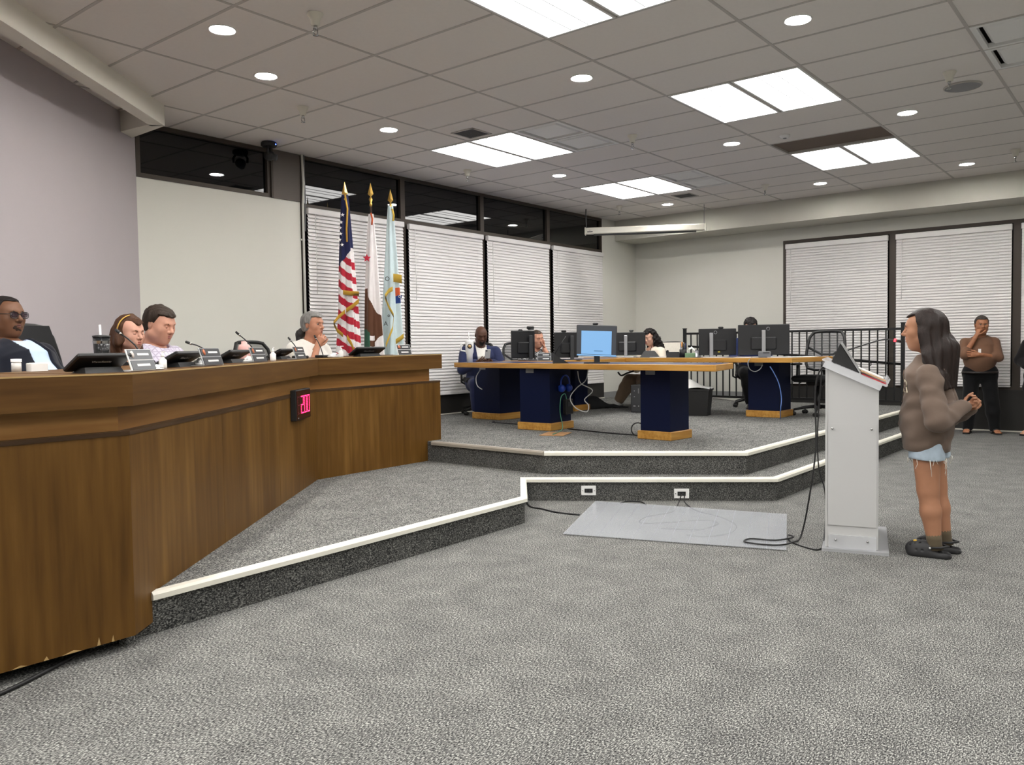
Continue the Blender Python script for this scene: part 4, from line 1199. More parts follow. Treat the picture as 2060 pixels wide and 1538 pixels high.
def figure(name, label, spec):
    """spec: joints in the person's frame (facing +x, z up), head, clothes"""
    J = {k: np.asarray(v, float) for k, v in spec['J'].items()}
    root = thing(name, label, 'person', spec['loc'], spec['rz'])
    sk = spec['skin']; hp = spec['head']; hs = hp.get('scale', 1.0)
    HR = rotm(*hp.get('rot', (0, 0, 0))); ht = J['head']
    hv, hq = head_mesh(hp)
    parts = [(xf(hv, HR, ht, hs), hq)]
    g = spec.get('girth', 1.0); up = unit(J['neck']-J['pelvis']); lat = unit(J['shR']-J['shL'])*-1; fw = unit(np.cross(lat, up)); lat = np.cross(up, fw)
    P, N = J['pelvis'], J['neck']; TL = np.linalg.norm(N-P)
    wa = P+up*TL*.36+fw*spec.get('belly_f', .0); ch = P+up*TL*.70+fw*.015
    allp = np.array(list(J.values())); lo = allp.min(0)-.22; hi = allp.max(0)+.22
    def torso(f, inf, k=.035, bel=1.0):
        B = spec.get('belly', 0)
        f.tcone(P-up*.02, wa, ((.115*g+inf), (.160*g+inf)), ((.112*g+B*bel+inf), (.145*g+B*.6*bel+inf)), fw, lat, k)
        f.tcone(wa, ch, ((.112*g+B*bel+inf), (.145*g+B*.6*bel+inf)), ((.118*g+inf), (.160*g+inf)), fw, lat, k)
        f.tcone(ch, N-up*.06, ((.118*g+inf), (.160*g+inf)), ((.062+inf*.7), (.100*g+inf*.7)), fw, lat, k)
        if spec.get('bust'):
            for s in (-1, 1): f.ell(ch+fw*(.085)-up*.03+lat*s*.065, .060+inf, k)
        for s_ in 'LR': f.cone(J['sh'+s_]+up*.012-lat*(.02 if s_ == 'L' else -.02), N-up*.045, .040+inf*.8, .046+inf*.8, .03)
    def arm(f, s, inf, r=(.047, .041, .039, .029), upto=1.0, k=.02, bulk=0.0):
        a, b, c = J['sh'+s], J['el'+s], J['wr'+s]; ag = spec.get('arm', 1.0)
        f.cone(a, b, r[0]*ag+inf+bulk, r[1]*ag+inf+bulk, k)
        if upto > .5: f.cone(b, b+(c-b)*(upto-.5)*2, r[2]*ag+inf+bulk*.8, (r[2]+(r[3]-r[2])*(upto-.5)*2)*ag+inf+bulk*.5, k)
    def legs(f, inf, upto=1.0, k=.02, flare=0.0, w=1.0):
        for s in 'LR':
            h, kn, an = J['hip'+s], J['kn'+s], J['an'+s]
            f.cone(h, kn, .088*w+inf, .060*w+inf+flare, k)
            if upto >= 1.0:
                f.cone(kn, kn+(an-kn)*.4, .055*w+inf+flare, .056*w+inf+flare*1.1, k).cone(kn+(an-kn)*.4, an, .056*w+inf+flare*1.1, .036*w+inf+flare, k)
        f.cone(J['hipL'], J['hipR'], .10*w+inf, .10*w+inf, .04)
    # body under the clothes, bare limbs included
    f = Field(lo, hi, spec.get('res', .013)); torso(f, -.004); arm(f, 'L', 0); arm(f, 'R', 0); legs(f, -.006 if spec.get('trousers') else 0, w=spec.get('legw', 1.0))
    f.cone(N-up*.05, ht+HR@np.array([-.035, 0, -.13])*hs, .058*hs*hp.get('neck', 1), .056*hs*hp.get('neck', 1), .02)
    parts.append(f.mesh())
    for s in 'LR':
        h = spec.get('hand'+s)
        if h: parts.append(hand_mesh(J['wr'+s], h['d'], h['palm'], h.get('curl', .5), h.get('side', 1), h.get('sc', 1.0), thumb=h.get('thumb', .6)))
    body = link_mesh('body', np_mesh('body', parts, sk), root)
    hm = spec['hair_m']
    if hp.get('hair') == 'short':
        V, Q = hair_short(hp); link_mesh('hair', np_mesh('hair', [(xf(V, HR, ht, hs), Q)], hm), root)
    head_group(root, hp, HR, ht, hs, sk, hm)
    tm_ = spec['top']
    # trousers
    if spec.get('trousers') is not None:
        f = Field(lo, hi, .012); legs(f, .014, flare=spec.get('flare', .004), w=spec.get('legw', 1.0)); f.tcone(P-up*.03, P+up*.06, (.118*g+.010, .165*g+.010), (.118*g+.008, .160*g+.008), fw, lat, .05)
        for s in 'LR':
            d = unit(J['an'+s]-J['kn'+s]); f.ell(J['an'+s]+d*.055, .062, .0, 's')
        f.wrinkle(.004, 26, 11)
        V, Q = f.mesh(); link_mesh('trousers', np_mesh('trousers', [(V, Q)], spec['trousers']), root)
    # top garments, from the inside out
    for gi, gm in enumerate(tm_):
        inf = gm.get('inf', .014); f = Field(lo, hi, gm.get('res', .010))
        torso(f, inf, .035)
        up_ = gm.get('sleeve', .93)
        for s in 'LR':
            arm(f, s, inf*.7+.004, upto=up_, k=gm.get('ak', .018), bulk=gm.get('bulk', .006))
        if gm.get('extra'): gm['extra'](f, J, up, fw, lat)
        f.wrinkle(gm.get('amp', .004), gm.get('freq', 24), 5+gi+len(label), gm.get('ani', (1, 1, 1)))
        hem = gm.get('hem')
        if hem is not None: f.clip(-up, -(up@(P+up*hem)))
        # neck opening
        nh = gm.get('neck_r', .066)
        f.cone(N-up*.055+fw*.012, N+up*.16+fw*.03, nh, nh+.012, .01, 's')
        v = gm.get('vee')
        if v:                       # front opening: half width at the neck, at the bottom, depth fraction
            X, Y, Z = f.full(); x, y, z = X-N[0], Y-N[1], Z-N[2]
            hh = -(x*up[0]+y*up[1]+z*up[2]); ff = x*fw[0]+y*fw[1]+z*fw[2]; ll = x*lat[0]+y*lat[1]+z*lat[2]
            wv = v[0]+(v[1]-v[0])*np.clip((hh-.02)/v[2], 0, 1)
            D = np.maximum(np.maximum(np.abs(ll)-wv, hh-v[2]), -(ff-.02))
            f.F = np.maximum(f.F, -D.astype(np.float32))
        for s in 'LR':
            a, b = J['el'+s], J['wr'+s]; e = b-a
            if up_ > .5: pass
        V, Q = f.mesh()
        o = link_mesh(gm.get('name', 'shirt'), np_mesh(gm.get('name', 'shirt'), [(V, Q)], gm['m']), root)
        if gm.get('collar'):
            cm = MB(); c0 = N-up*.030+fw*.012
            cr, tall = gm['collar']
            n_ = 22; ring = []
            for kk in range(n_+1):
                a_ = math.radians(28)+math.radians(304)*kk/n_
                dirv = fw*math.cos(a_)+lat*math.sin(a_)
                front = max(0, math.cos(a_))
                base = c0+dirv*(cr+.006)*np.array([1, 1, 1])+fw*.0-up*(.045*front)
                topp = c0+dirv*(cr*.96)+up*(tall-.035*front)
                outp = c0+dirv*(cr+.022+.012*front)+up*(tall*.15-.07*front)
                ring.append([base, topp, topp+dirv*.004+up*.003, outp, outp-dirv*.004])
            cm.grid(ring); cm.build('collar', gm.get('collar_m', gm['m']), o, smooth=True)
    return root, J, (P, N, up, fw, lat)
def shoe(root, an, rz, m, L=.27, name='shoe'):
    mb = MB(); prof = []
    c, s = math.cos(rz), math.sin(rz)
    rows = []
    for t_, w, h in ((-.32, .020, .05), (-.30, .032, .075), (-.15, .036, .085), (.1, .038, .07), (.35, .047, .05), (.55, .046, .04), (.66, .032, .03), (.70, .012, .018)):
        x = t_*L
        rows.append([(x, w*math.cos(a_), max(0.0, h*math.sin(a_)) if math.sin(a_) >= 0 else 0.0) for a_ in np.linspace(0, 2*math.pi, 13)[:-1]])
    vs = [p for r_ in rows for p in r_]; n_ = 12
    fs = [(i*n_+k, i*n_+(k+1) % n_, (i+1)*n_+(k+1) % n_, (i+1)*n_+k) for i in range(len(rows)-1) for k in range(n_)]+[tuple(range(n_-1, -1, -1)), tuple((len(rows)-1)*n_+k for k in range(n_))]
    vs = [(an[0]+x*c-y*s, an[1]+x*s+y*c, z) for x, y, z in vs]
    return mb.add(vs, fs, 0, True).build(name, m, root)
def seated(ph=.55, lean=0.0, headf=(.02, 0, .155), sh=.19, neck=.50, roll=0.0):
    """joint table of a seated person"""
    c, s = math.cos(lean), math.sin(lean); up = np.array([s, 0, c]); fw = np.array([c, 0, -s])
    P = np.array([0, 0, ph]); N = P+up*neck
    J = dict(pelvis=P, neck=N, head=N+up*headf[2]+fw*headf[0]+np.array([0, headf[1], 0]), shL=N-up*.088+np.array([0, sh*.95, 0]), shR=N-up*.088-np.array([0, sh*.95, 0]))
    J.update(hipL=P+[.02, .10, -.03], hipR=P+[.02, -.10, -.03], knL=[.46, .13, ph-.02], knR=[.46, -.13, ph-.02], anL=[.44, .13, .09], anR=[.44, -.13, .09])
    return J
def place(J, px, py, d, rz, zf):
    """put the head in the wanted direction and distance; returns location, lifts the whole figure if needed"""
    w = at_d(px, py, d); h = np.asarray(J['head'], float); c, s = math.cos(rz), math.sin(rz)
    return np.array([w[0]-(h[0]*c-h[1]*s), w[1]-(h[0]*s+h[1]*c), w[2]-h[2]])
# ================================================================== the people
def arms(J, eL, wL, eR, wR):
    """elbows relative to shoulders, wrists relative to elbows"""
    J['elL'] = np.asarray(J['shL'], float)+eL; J['wrL'] = J['elL']+np.asarray(wL, float)
    J['elR'] = np.asarray(J['shR'], float)+eR; J['wrR'] = J['elR']+np.asarray(wR, float)
    return J
def sit_at(px, py, d, rz, **kw):
    """seated joints whose pelvis height makes the feet stand on the stage"""
    J = seated(**kw); l = place(J, px, py, d, rz, Z2); dz = l[2]-Z2
    kw['ph'] = kw.get('ph', .55)+dz; J = seated(**kw); l = place(J, px, py, d, rz, Z2)
    return J, (l[0], l[1], Z2)
def fabric(name, col, var=.08, rough=.85, scale=30, sheen=.1):
    return mat(name, col, rough, var=var, scale=scale, bump=.12, bscale=260, spec=.15, sheen=sheen)
BLK_HAIR = hairmat('black_hair', (30, 24, 22)); 
def to_head(f, HR, ht, hs, V):
    return xf(V, HR, ht, hs)
def add_head_hair(root, name, V, Q, J, hp, m):
    return link_mesh(name, np_mesh(name, [(xf(V, rotm(*hp.get('rot', (0, 0, 0))), J['head'], hp.get('scale', 1.0)), Q)], m), root)

# ---- 1: man in the dark suit, leaning back at the left edge
rz = math.radians(-66)
J, loc = sit_at(14, 636, 5.1, rz, lean=-.42, headf=(.05, 0, .165), sh=.21)
arms(J, (.10, .07, -.26), (.20, -.10, -.02), (.10, -.07, -.26), (.22, .08, -.02))
hp = dict(scale=1.02, rot=(0, .02, -.08), fat=.9, neck=1.15, hair='short', hairline=.088, hair_t=.003, hair_n=.001, nape=.05, eyes='open', beard='full', beard_t=.0025, beard_m=hairmat('stubble', (52, 37, 30)), moustache=0, glasses=1, lips=(110, 66, 58), nose=1.15)
figure('person', 'person in dark suit, light blue shirt and glasses leaning back at left edge',
       dict(J=J, loc=loc, rz=rz, skin=skin('skin_deep_a', (112, 76, 54)), head=hp, hair_m=hairmat('hair_near_black', (26, 21, 20)), girth=1.25, belly=.05, arm=1.15, trousers=fabric('suit_dark', (26, 28, 38)),
            handL=dict(d=(.8, -.3, -.2), palm=(0, 0, -1), side=-1), handR=dict(d=(.8, .3, -.2), palm=(0, 0, -1), side=1),
            top=[dict(name='shirt', m=fabric('light_blue_cotton', (186, 204, 232)), inf=.012, amp=.003, neck_r=.066, collar=(.068, .04)),
                 dict(name='jacket', m=fabric('suit_dark', (26, 28, 38)), inf=.028, bulk=.012, amp=.005, freq=16, neck_r=.078, vee=(.085, .045, .50))]))
# ---- 2: woman with brown bob and headband
rz = math.radians(-84)
J, loc = sit_at(262, 671, 5.75, rz, lean=.10, headf=(.04, 0, .15), sh=.165)
arms(J, (.06, .08, -.24), (.22, -.08, .02), (.06, -.08, -.24), (.22, .08, .02))
hp = dict(scale=.98, rot=(0, .10, .12), fem=1, eyes='down', fat=.25, neck=.9, brow=hairmat('brow_brown', (80, 52, 38)), lips=(176, 96, 88))
HM = hairmat('chestnut_hair', (74, 48, 33))
r, J, fr = figure('person', 'person with a chestnut bob and gold headband in black, behind the big monitor',
       dict(J=J, loc=loc, rz=rz, skin=skin('skin_fair_a', (208, 158, 138)), head=hp, hair_m=HM, girth=.95, bust=1, trousers=fabric('black_knit', (22, 21, 23)),
            handL=dict(d=(1, -.2, 0), palm=(0, 0, -1), side=-1), handR=dict(d=(1, .2, 0), palm=(0, 0, -1), side=1),
            top=[dict(name='top', m=fabric('black_knit', (22, 21, 23)), inf=.016, neck_r=.072)]))
f = Field((-.20, -.16, -.24), (.13, .16, .16), .0055)
f.ell((-.020, 0, .034), (.116, .096, .102)).ell((-.035, 0, -.06), (.105, .118, .115), .04).ell((-.05, 0, -.12), (.085, .118, .07), .03)
X, Y, Z = f.full()
face = np.maximum(-(X-.012-.10*np.maximum(0, Z)), (Z-.068)-.25*(X-.06)-.020*(np.abs(Y-.012)/.05)**2)
f.F = np.maximum(f.F, -face.astype(np.float32)); f.cone((.03, 0, -.09), (-.0, 0, -.20), .060, .075, .01, 's')
f.wrinkle(.011, 62, 4, (1, 1, .6)); V, Q = f.mesh(); add_head_hair(r, 'hair', V, Q, J, hp, HM)
hb = MB().tube([(.012-.02*abs(math.cos(a_)), .105*math.cos(a_)*1.0, .012+.122*math.sin(a_)) for a_ in np.linspace(.0, math.pi, 15)], .0048, 8)
hb.v = [tuple(v) for v in xf(np.array(hb.v), rotm(*hp['rot']), J['head'], hp['scale'])]; hb.build('headband', M['brass'], r)
# ---- 3: man in lavender plaid
rz = math.radians(-70)
J, loc = sit_at(322, 653, 6.15, rz, lean=.02, headf=(.05, 0, .150), sh=.215)
arms(J, (.08, .08, -.26), (.24, -.12, .04), (.08, -.08, -.26), (.24, .12, .04))
hp = dict(scale=1.10, rot=(0, .30, -.02), fat=1.0, neck=1.2, hair='short', hairline=.066, hair_t=.012, hair_n=.004, eyes='down', lips=(176, 110, 100), nose=1.1)
pl_ = bpy.data.materials.new('lavender_plaid'); pl_.use_nodes = True
nt = pl_.node_tree; b_ = nt.nodes['Principled BSDF']; b_.inputs['Roughness'].default_value = .85
tc = nt.nodes.new('ShaderNodeTexCoord'); acc = None
for ax_ in range(3):
    wv = nt.nodes.new('ShaderNodeTexWave'); wv.bands_direction = 'XYZ'[ax_]; wv.inputs['Scale'].default_value = 9.0; wv.inputs['Distortion'].default_value = .4
    nt.links.new(tc.outputs['Object'], wv.inputs['Vector'])
    pw_ = nt.nodes.new('ShaderNodeMath'); pw_.operation = 'POWER'; pw_.inputs[1].default_value = 9.0; nt.links.new(wv.outputs['Fac'], pw_.inputs[0])
    if acc is None: acc = pw_
    else:
        ad = nt.nodes.new('ShaderNodeMath'); ad.operation = 'MAXIMUM'; nt.links.new(acc.outputs[0], ad.inputs[0]); nt.links.new(pw_.outputs[0], ad.inputs[1]); acc = ad
mx = nt.nodes.new('ShaderNodeMix'); mx.data_type = 'RGBA'; mx.inputs['A'].default_value = rgb(210, 206, 220); mx.inputs['B'].default_value = rgb(172, 164, 186)
nt.links.new(acc.outputs[0], mx.inputs['Factor']); nt.links.new(mx.outputs['Result'], b_.inputs['Base Color'])
figure('person', 'person in a lavender plaid shirt with short dark hair, looking down at the dais',
       dict(J=J, loc=loc, rz=rz, skin=skin('skin_fair_b', (208, 156, 134)), head=hp, hair_m=hairmat('dark_brown_hair', (52, 42, 35)), girth=1.2, belly=.05, arm=1.15, trousers=fabric('slate', (50, 52, 60)),
            handL=dict(d=(1, -.2, 0), palm=(0, 0, -1), side=-1), handR=dict(d=(1, .2, 0), palm=(0, 0, -1), side=1),
            top=[dict(name='shirt', m=pl_, inf=.022, amp=.006, freq=20, bulk=.010, neck_r=.080, collar=(.078, .035))]))
# ---- 4: grey-haired man in white, chin on his hand
rz = math.radians(-82)
J, loc = sit_at(630, 654, 7.95, rz, lean=.10, headf=(.05, 0, .155), sh=.20)
ch_ = np.asarray(J['head'])+np.array([.08, -.015, -.145])
arms(J, (.10, .06, -.26), (.24, -.14, .02), (.22, -.01, -.22), (0, 0, 0)); J['wrR'] = ch_-np.array([.0, .015, .055])
hp = dict(scale=1.02, rot=(0, .02, .10), hair='short', hairline=.066, hair_t=.013, hair_n=.003, nape=.06, eyes='open', gaze=-.6, lips=(150, 92, 84), nose=1.1, moustache=0)
GH = hairmat('grey_hair', (128, 126, 124))
r, J, fr = figure('person', 'person in a white shirt with grey slicked hair and ponytail, chin on hand',
       dict(J=J, loc=loc, rz=rz, skin=skin('skin_tan_a', (186, 132, 106)), head=hp, hair_m=GH, girth=1.1, belly=.03, trousers=fabric('slate', (50, 52, 60)),
            handL=dict(d=(1, -.3, 0), palm=(0, 0, -1), side=-1), handR=dict(d=(.35, .35, .86), palm=(-.7, .6, .1), curl=.62, side=1, sc=1.0),
            top=[dict(name='shirt', m=fabric('white_cotton', (234, 231, 224)), inf=.022, amp=.006, freq=20, bulk=.012, sleeve=.62, neck_r=.072, collar=(.074, .035))]))
f = Field((-.24, -.08, -.20), (-.06, .08, .02), .006)
f.ell((-.115, 0, -.05), (.03, .03, .03)).ell((-.150, 0, -.075), (.045, .048, .042), .02).ell((-.165, 0, -.11), (.035, .04, .045), .02).wrinkle(.005, 90, 9)
V, Q = f.mesh(); add_head_hair(r, 'ponytail', V, Q, J, hp, hairmat('dark_grey_hair', (62, 60, 60)))
# ---- 5: bald bearded man in navy with a phone
rz = math.radians(-131)
J, loc = sit_at(968, 674, 11.25, rz, lean=.16, headf=(.05, 0, .150), sh=.215)
arms(J, (.16, .07, -.23), (.18, -.17, .085), (.16, -.07, -.23), (.18, .17, .085))
hp = dict(scale=1.0, rot=(0, .38, .05), fat=.4, neck=1.15, eyes='down', beard='full', lips=(96, 58, 52), nose=1.15)
r, J5, fr = figure('person', 'bald bearded person in a navy suit looking at a phone at the left table end',
       dict(J=J, loc=loc, rz=rz, skin=skin('skin_deep_b', (86, 56, 42)), head=hp, hair_m=BLK_HAIR, girth=1.12, arm=1.12, trousers=fabric('navy_suit', (44, 50, 82)),
            handL=dict(d=(.7, -.6, .25), palm=(-.3, -.6, .6), curl=.55, side=-1), handR=dict(d=(.7, .6, .25), palm=(-.3, .6, .6), curl=.55, side=1),
            top=[dict(name='shirt', m=fabric('white_cotton', (234, 231, 224)), inf=.012, neck_r=.066, collar=(.068, .036)),
                 dict(name='jacket', m=fabric('navy_suit', (44, 50, 82)), inf=.026, bulk=.010, amp=.005, freq=16, neck_r=.076, vee=(.075, .03, .42))]))
J5l, R5 = loc, rz
# ---- 6: man with cropped hair, cheek on hand, behind the monitors
rz = math.radians(-112)
J, loc = sit_at(1081, 681, 11.8, rz, lean=.14, headf=(.05, .02, .150), sh=.20)
arms(J, (.26, .02, -.22), (0, 0, 0), (.16, -.06, -.24), (.2, .1, .02)); J['wrL'] = np.asarray(J['head'])+np.array([.045, .085, -.135])
hp = dict(scale=1.0, rot=(.10, .16, -.05), fat=.4, hair='short', hairline=.078, hair_t=.0035, hair_n=.0008, eyes='down', lips=(160, 96, 86))
M['bw_print'] = ramp_mat('black_white_print', [(0.44, (22, 22, 24)), (0.49, (40, 40, 42)), (0.53, (196, 196, 196)), (0.6, (30, 30, 32))], .8, nodes=[(22, (1, 1, 1), .8, 3), (60, (1, 1, 1), .2, 1)])
figure('person', 'person with cropped hair resting a cheek on one hand behind the dark monitors',
       dict(J=J, loc=loc, rz=rz, skin=skin('skin_fair_c', (202, 148, 122)), head=hp, hair_m=hairmat('cropped_hair', (70, 58, 50)), girth=1.05, trousers=fabric('black_knit', (22, 21, 23)),
            handL=dict(d=(.05, -.1, 1), palm=(-.35, -.95, 0), curl=.18, side=-1), handR=dict(d=(1, .3, 0), palm=(0, 0, -1), side=1),
            top=[dict(name='shirt', m=M['bw_print'], inf=.020, bulk=.010, sleeve=.60, neck_r=.07, collar=(.072, .03))]))
# ---- 7: woman with long curly hair in cream
rz = math.radians(176)
J, loc = sit_at(1306, 679, 12.75, rz, lean=.10, headf=(.05, 0, .150), sh=.165)
arms(J, (.08, .08, -.24), (.22, -.12, .02), (.08, -.08, -.24), (.22, .12, .02))
J['knL'] = (.44, .10, J['pelvis'][2]-.02); J['knR'] = (.46, -.14, J['pelvis'][2]-.02); J['anL'] = (.34, -.02, .09); J['anR'] = (.50, -.30, .10)
hp = dict(scale=.97, rot=(0, .28, -.10), fem=1, eyes='down', neck=.88, lips=(172, 90, 84), nose=1.05)
CUR = hairmat('curly_black_hair', (26, 21, 20))
r, J, fr = figure('person', 'person with long curly dark hair in a cream jacket behind the rear table',
       dict(J=J, loc=loc, rz=rz, skin=skin('skin_fair_d', (216, 170, 146)), head=hp, hair_m=CUR, girth=.92, bust=1, trousers=fabric('taupe_cloth', (138, 118, 98)), flare=.03,
            handL=dict(d=(1, -.2, 0), palm=(0, 0, -1), side=-1), handR=dict(d=(1, .2, 0), palm=(0, 0, -1), side=1),
            top=[dict(name='jacket', m=fabric('cream_wool', (230, 221, 204)), inf=.026, amp=.006, freq=20, bulk=.012, neck_r=.074)]))
f = Field((-.26, -.20, -.36), (.13, .20, .18), .0062)
f.ell((-.022, 0, .040), (.122, .104, .106)).ell((-.06, 0, -.05), (.105, .125, .12), .04).cone((-.07, -.07, -.06), (-.13, -.10, -.26), .075, .05, .03).cone((-.07, .06, -.06), (-.10, .13, -.30), .085, .055, .03)
X, Y, Z = f.full()
face = np.maximum(-(X-.004-.12*np.maximum(0, Z)), (Z-.062)-.2*(X-.06)-.02*(np.abs(Y)/.05)**2)
f.F = np.maximum(f.F, -face.astype(np.float32)); f.cone((.03, 0, -.09), (.02, 0, -.24), .062, .08, .01, 's')
f.wrinkle(.010, 95, 14); V, Q = f.mesh(); add_head_hair(r, 'hair', V, Q, J, hp, CUR)
for s_ in 'LR': shoe(r, (J['an'+s_][0], J['an'+s_][1]), .25 if s_ == 'R' else 0, M['white'], .25)
# ---- 8: man hidden behind the twin monitors
rz = math.radians(-157)
J, loc = sit_at(1510, 657, 11.9, rz, lean=.12, headf=(.06, 0, .150), sh=.20)
arms(J, (.16, .05, -.24), (.2, -.06, .02), (.16, -.05, -.24), (.2, .06, .02))
J['knL'] = (.36, .10, J['pelvis'][2]-.02); J['knR'] = (.36, -.08, J['pelvis'][2]-.02); J['anL'] = (.34, .12, .09); J['anR'] = (.30, -.02, .09)
hp = dict(scale=1.0, rot=(0, .42, 0), hair='short', hairline=.056, hair_t=.016, hair_n=.004, eyes='down')
r, J, fr = figure('person', 'dark-haired person in navy whose head shows above the twin monitors',
       dict(J=J, loc=loc, rz=rz, skin=skin('skin_fair_e', (212, 168, 146)), head=hp, hair_m=hairmat('very_dark_hair', (26, 21, 20)), girth=1.0, trousers=fabric('black_cloth', (20, 20, 22)),
            handL=dict(d=(1, -.2, 0), palm=(0, 0, -1), side=-1), handR=dict(d=(1, .2, 0), palm=(0, 0, -1), side=1),
            top=[dict(name='shirt', m=fabric('navy_poly', (34, 46, 84)), inf=.018, bulk=.008, sleeve=.62, neck_r=.068, collar=(.07, .03))]))
for s_ in 'LR': shoe(r, (J['an'+s_][0], J['an'+s_][1]), 0, mat('dark_leather', (40, 30, 26), .4), .29)

# ---- 9: the speaker in the brown hoodie
def girl_local(px, py):
    return (-(px-1852)*.00306, 1.30-(py-688)*.00306)
rz = math.radians(93)
J = dict(pelvis=(-.015, 0, .80), neck=(-.035, 0, 1.215), head=(.012, 0, 1.378), shL=(-.045, .145, 1.100), shR=(-.045, -.145, 1.100),
         elL=(-.105, .235, .835), wrL=(-.215, .055, .915), elR=(-.11, -.235, .84), wrR=(-.235, -.045, .90),
         hipL=(-.02, .072, .76), hipR=(-.02, -.072, .76), knL=(-.035, .080, .405), knR=(-.055, -.078, .405), anL=(-.075, .085, .075), anR=(-.105, -.085, .075))
gl = at_z(1852, 1112, 0); loc = (5.50, 1.20, 0)
v = np.array([5.50, 1.20, 1.378])-EYE; px_ = 1030+FPX*(v@CR)/(v@CD)
loc = np.array([5.50, 1.20, 0])+np.append((CR*((1861-px_)/FPX)*(v@CD))[:2], 0)
hp = dict(scale=.985, rot=(0, .04, .02), fem=1, fat=.35, eyes='down', neck=.86, mouth='open', lips=(170, 104, 96), nose=1.08)
HAIR9 = hairmat('long_dark_hair', (38, 29, 26), .38)
HOOD = fabric('brown_fleece', (110, 95, 85), .06, .95)
def hood_extra(f, J, up, fw, lat):
    f.tcone(J['pelvis']+up*(-.11)-fw*.005, J['pelvis']+up*.10, (.134, .186), (.140, .172), fw, lat, .04)     # loose hem
    f.ell(J['pelvis']+up*.03+fw*.080, (.070, .13, .11), .04)                                             # belly pocket
    f.tcone(J['neck']-up*.02-fw*.045, J['neck']-up*.11-fw*.085, (.030, .080), (.04, .09), fw, lat, .03)  # hood hanging at the back
    for s in 'LR':                                                                                        # gathered sleeves
        a, b = J['el'+s], J['wr'+s]; f.cone(a, a+(b-a)*.75, .060, .048, .006); f.cone(J['sh'+s]*.8+a*.2, a, .062, .064, .006)
r9, J9, fr9 = figure('person', 'person in a brown hoodie and frayed denim shorts speaking at the lectern',
       dict(J=J, loc=loc, rz=rz, skin=skin('skin_tan_b', (170, 122, 94)), head=hp, hair_m=HAIR9, girth=1.0, res=.0085, legw=1.04,
            handL=dict(d=(-.75, -.5, .25), palm=(-.4, .3, .8), curl=.95, side=1, sc=.80), handR=dict(d=(-.75, .5, .2), palm=(.4, .3, .8), curl=.9, side=-1, sc=.80),
            top=[dict(name='hoodie', m=HOOD, inf=.014, bulk=.012, amp=.0055, freq=44, ak=.008, hem=-.162, extra=hood_extra, res=.0085, neck_r=.066, sleeve=.97, ani=(1, 1, 1.3))]))
# hoodie trims
for s_, w_ in (('L', J9['wrL']), ('R', J9['wrR'])):
    e_ = J9['el'+s_]; d_ = unit(w_-e_)
    MB().tube([w_-d_*.045, w_-d_*.015, w_+d_*.012], .04, 14, radii=[.043, .040, .037]).build('cuff', HOOD, r9)
from mathutils.bvhtree import BVHTree
hm_ = [c for c in r9.children if c.name.startswith('hoodie')][0].data
BV = BVHTree.FromPolygons([v_.co.copy() for v_ in hm_.vertices], [tuple(p_.vertices) for p_ in hm_.polygons])
def chest(y, z, lift=.003):
    """point on the front of the hoodie"""
    h_, n_, i_, d_ = BV.ray_cast(Vector((.6, y, z)), Vector((-1, 0, 0)))
    return (np.array(h_)+np.array(n_)*lift, np.array(n_)) if h_ is not None else (np.array([.1, y, z]), np.array([1.0, 0, 0]))
for s_ in (-1, 1): MB().tube([chest(s_*.035, z_, .004)[0] for z_ in np.linspace(1.13, .93, 9)], .0035, 6).build('drawstring', HOOD, r9)
lm = mat('cream_applique', (214, 204, 180), .8)
for y_, ch_ in ((.105, 'R'), (.035, 'C'), (-.035, 'A'), (-.105, 'R')):
    p_, n_ = chest(y_, 1.03, .006); n_ = unit(n_); xa = unit(np.cross([0, 0, 1.0], n_)); ya = np.cross(n_, xa)
    me = text_mesh(ch_, .115, 'chest_letter', .003); me.materials.clear(); me.materials.append(lm)
    o = link_mesh('chest_letter', me, r9); o.matrix_local = Matrix(((xa[0], ya[0], n_[0], p_[0]), (xa[1], ya[1], n_[1], p_[1]), (xa[2], ya[2], n_[2], p_[2]), (0, 0, 0, 1)))
    me2 = text_mesh(ch_, .085, 'chest_letter_core', .003); me2.materials.clear(); me2.materials.append(HOOD)
    o2 = link_mesh('letter_core', me2, o, (0, -.001, .002))
# hair: cap plus a long fall down the back
f = Field((-.30, -.20, -.43), (.13, .21, .17), .0055)
f.ell((-.022, 0, .036), (.112, .092, .098)).ell((.028, 0, .046), (.070, .074, .062), .03)
f.tcone((-.045, 0, -.01), (-.085, 0, -.17), (.098, .100), (.112, .125), (1, 0, 0), (0, 1, 0), .03).tcone((-.085, 0, -.17), (-.150, 0, -.36), (.112, .125), (.088, .135), (1, 0, 0), (0, 1, 0), .03)
f.cone((-.005, .085, -.03), (-.045, .10, -.20), .032, .035, .03).cone((-.005, -.085, -.03), (-.045, -.10, -.20), .032, .035, .03).cone((-.035, .115, -.16), (-.10, .155, -.33), .04, .03, .03).cone((-.10, .14, -.30), (-.15, .16, -.39), .04, .02, .03)
X, Y, Z = f.full()
face = np.maximum(-(X-.012-.22*np.maximum(0, Z)+.10*np.maximum(0, -Z-.02)), (Z-.074)-.20*(X-.06)-.03*(np.abs(Y)/.06)**2)
f.F = np.maximum(f.F, -face.astype(np.float32)); f.cone((.02, 0, -.11), (.03, 0, -.30), .055, .085, .01, 's')
f.clip((-.25, 0, -1), .405)
st = np.sin(Y*170+3*np.sin(Z*9)+2*np.sin(X*14))*.0022+np.sin(Y*70+X*95+2*np.sin(Z*7+1))*.0035
f.F = f.F+(st*np.clip((.10-Z)/.1, .25, 1)).astype(np.float32)
V, Q = f.mesh(); add_head_hair(r9, 'hair', V, Q, J9, hp, HAIR9)
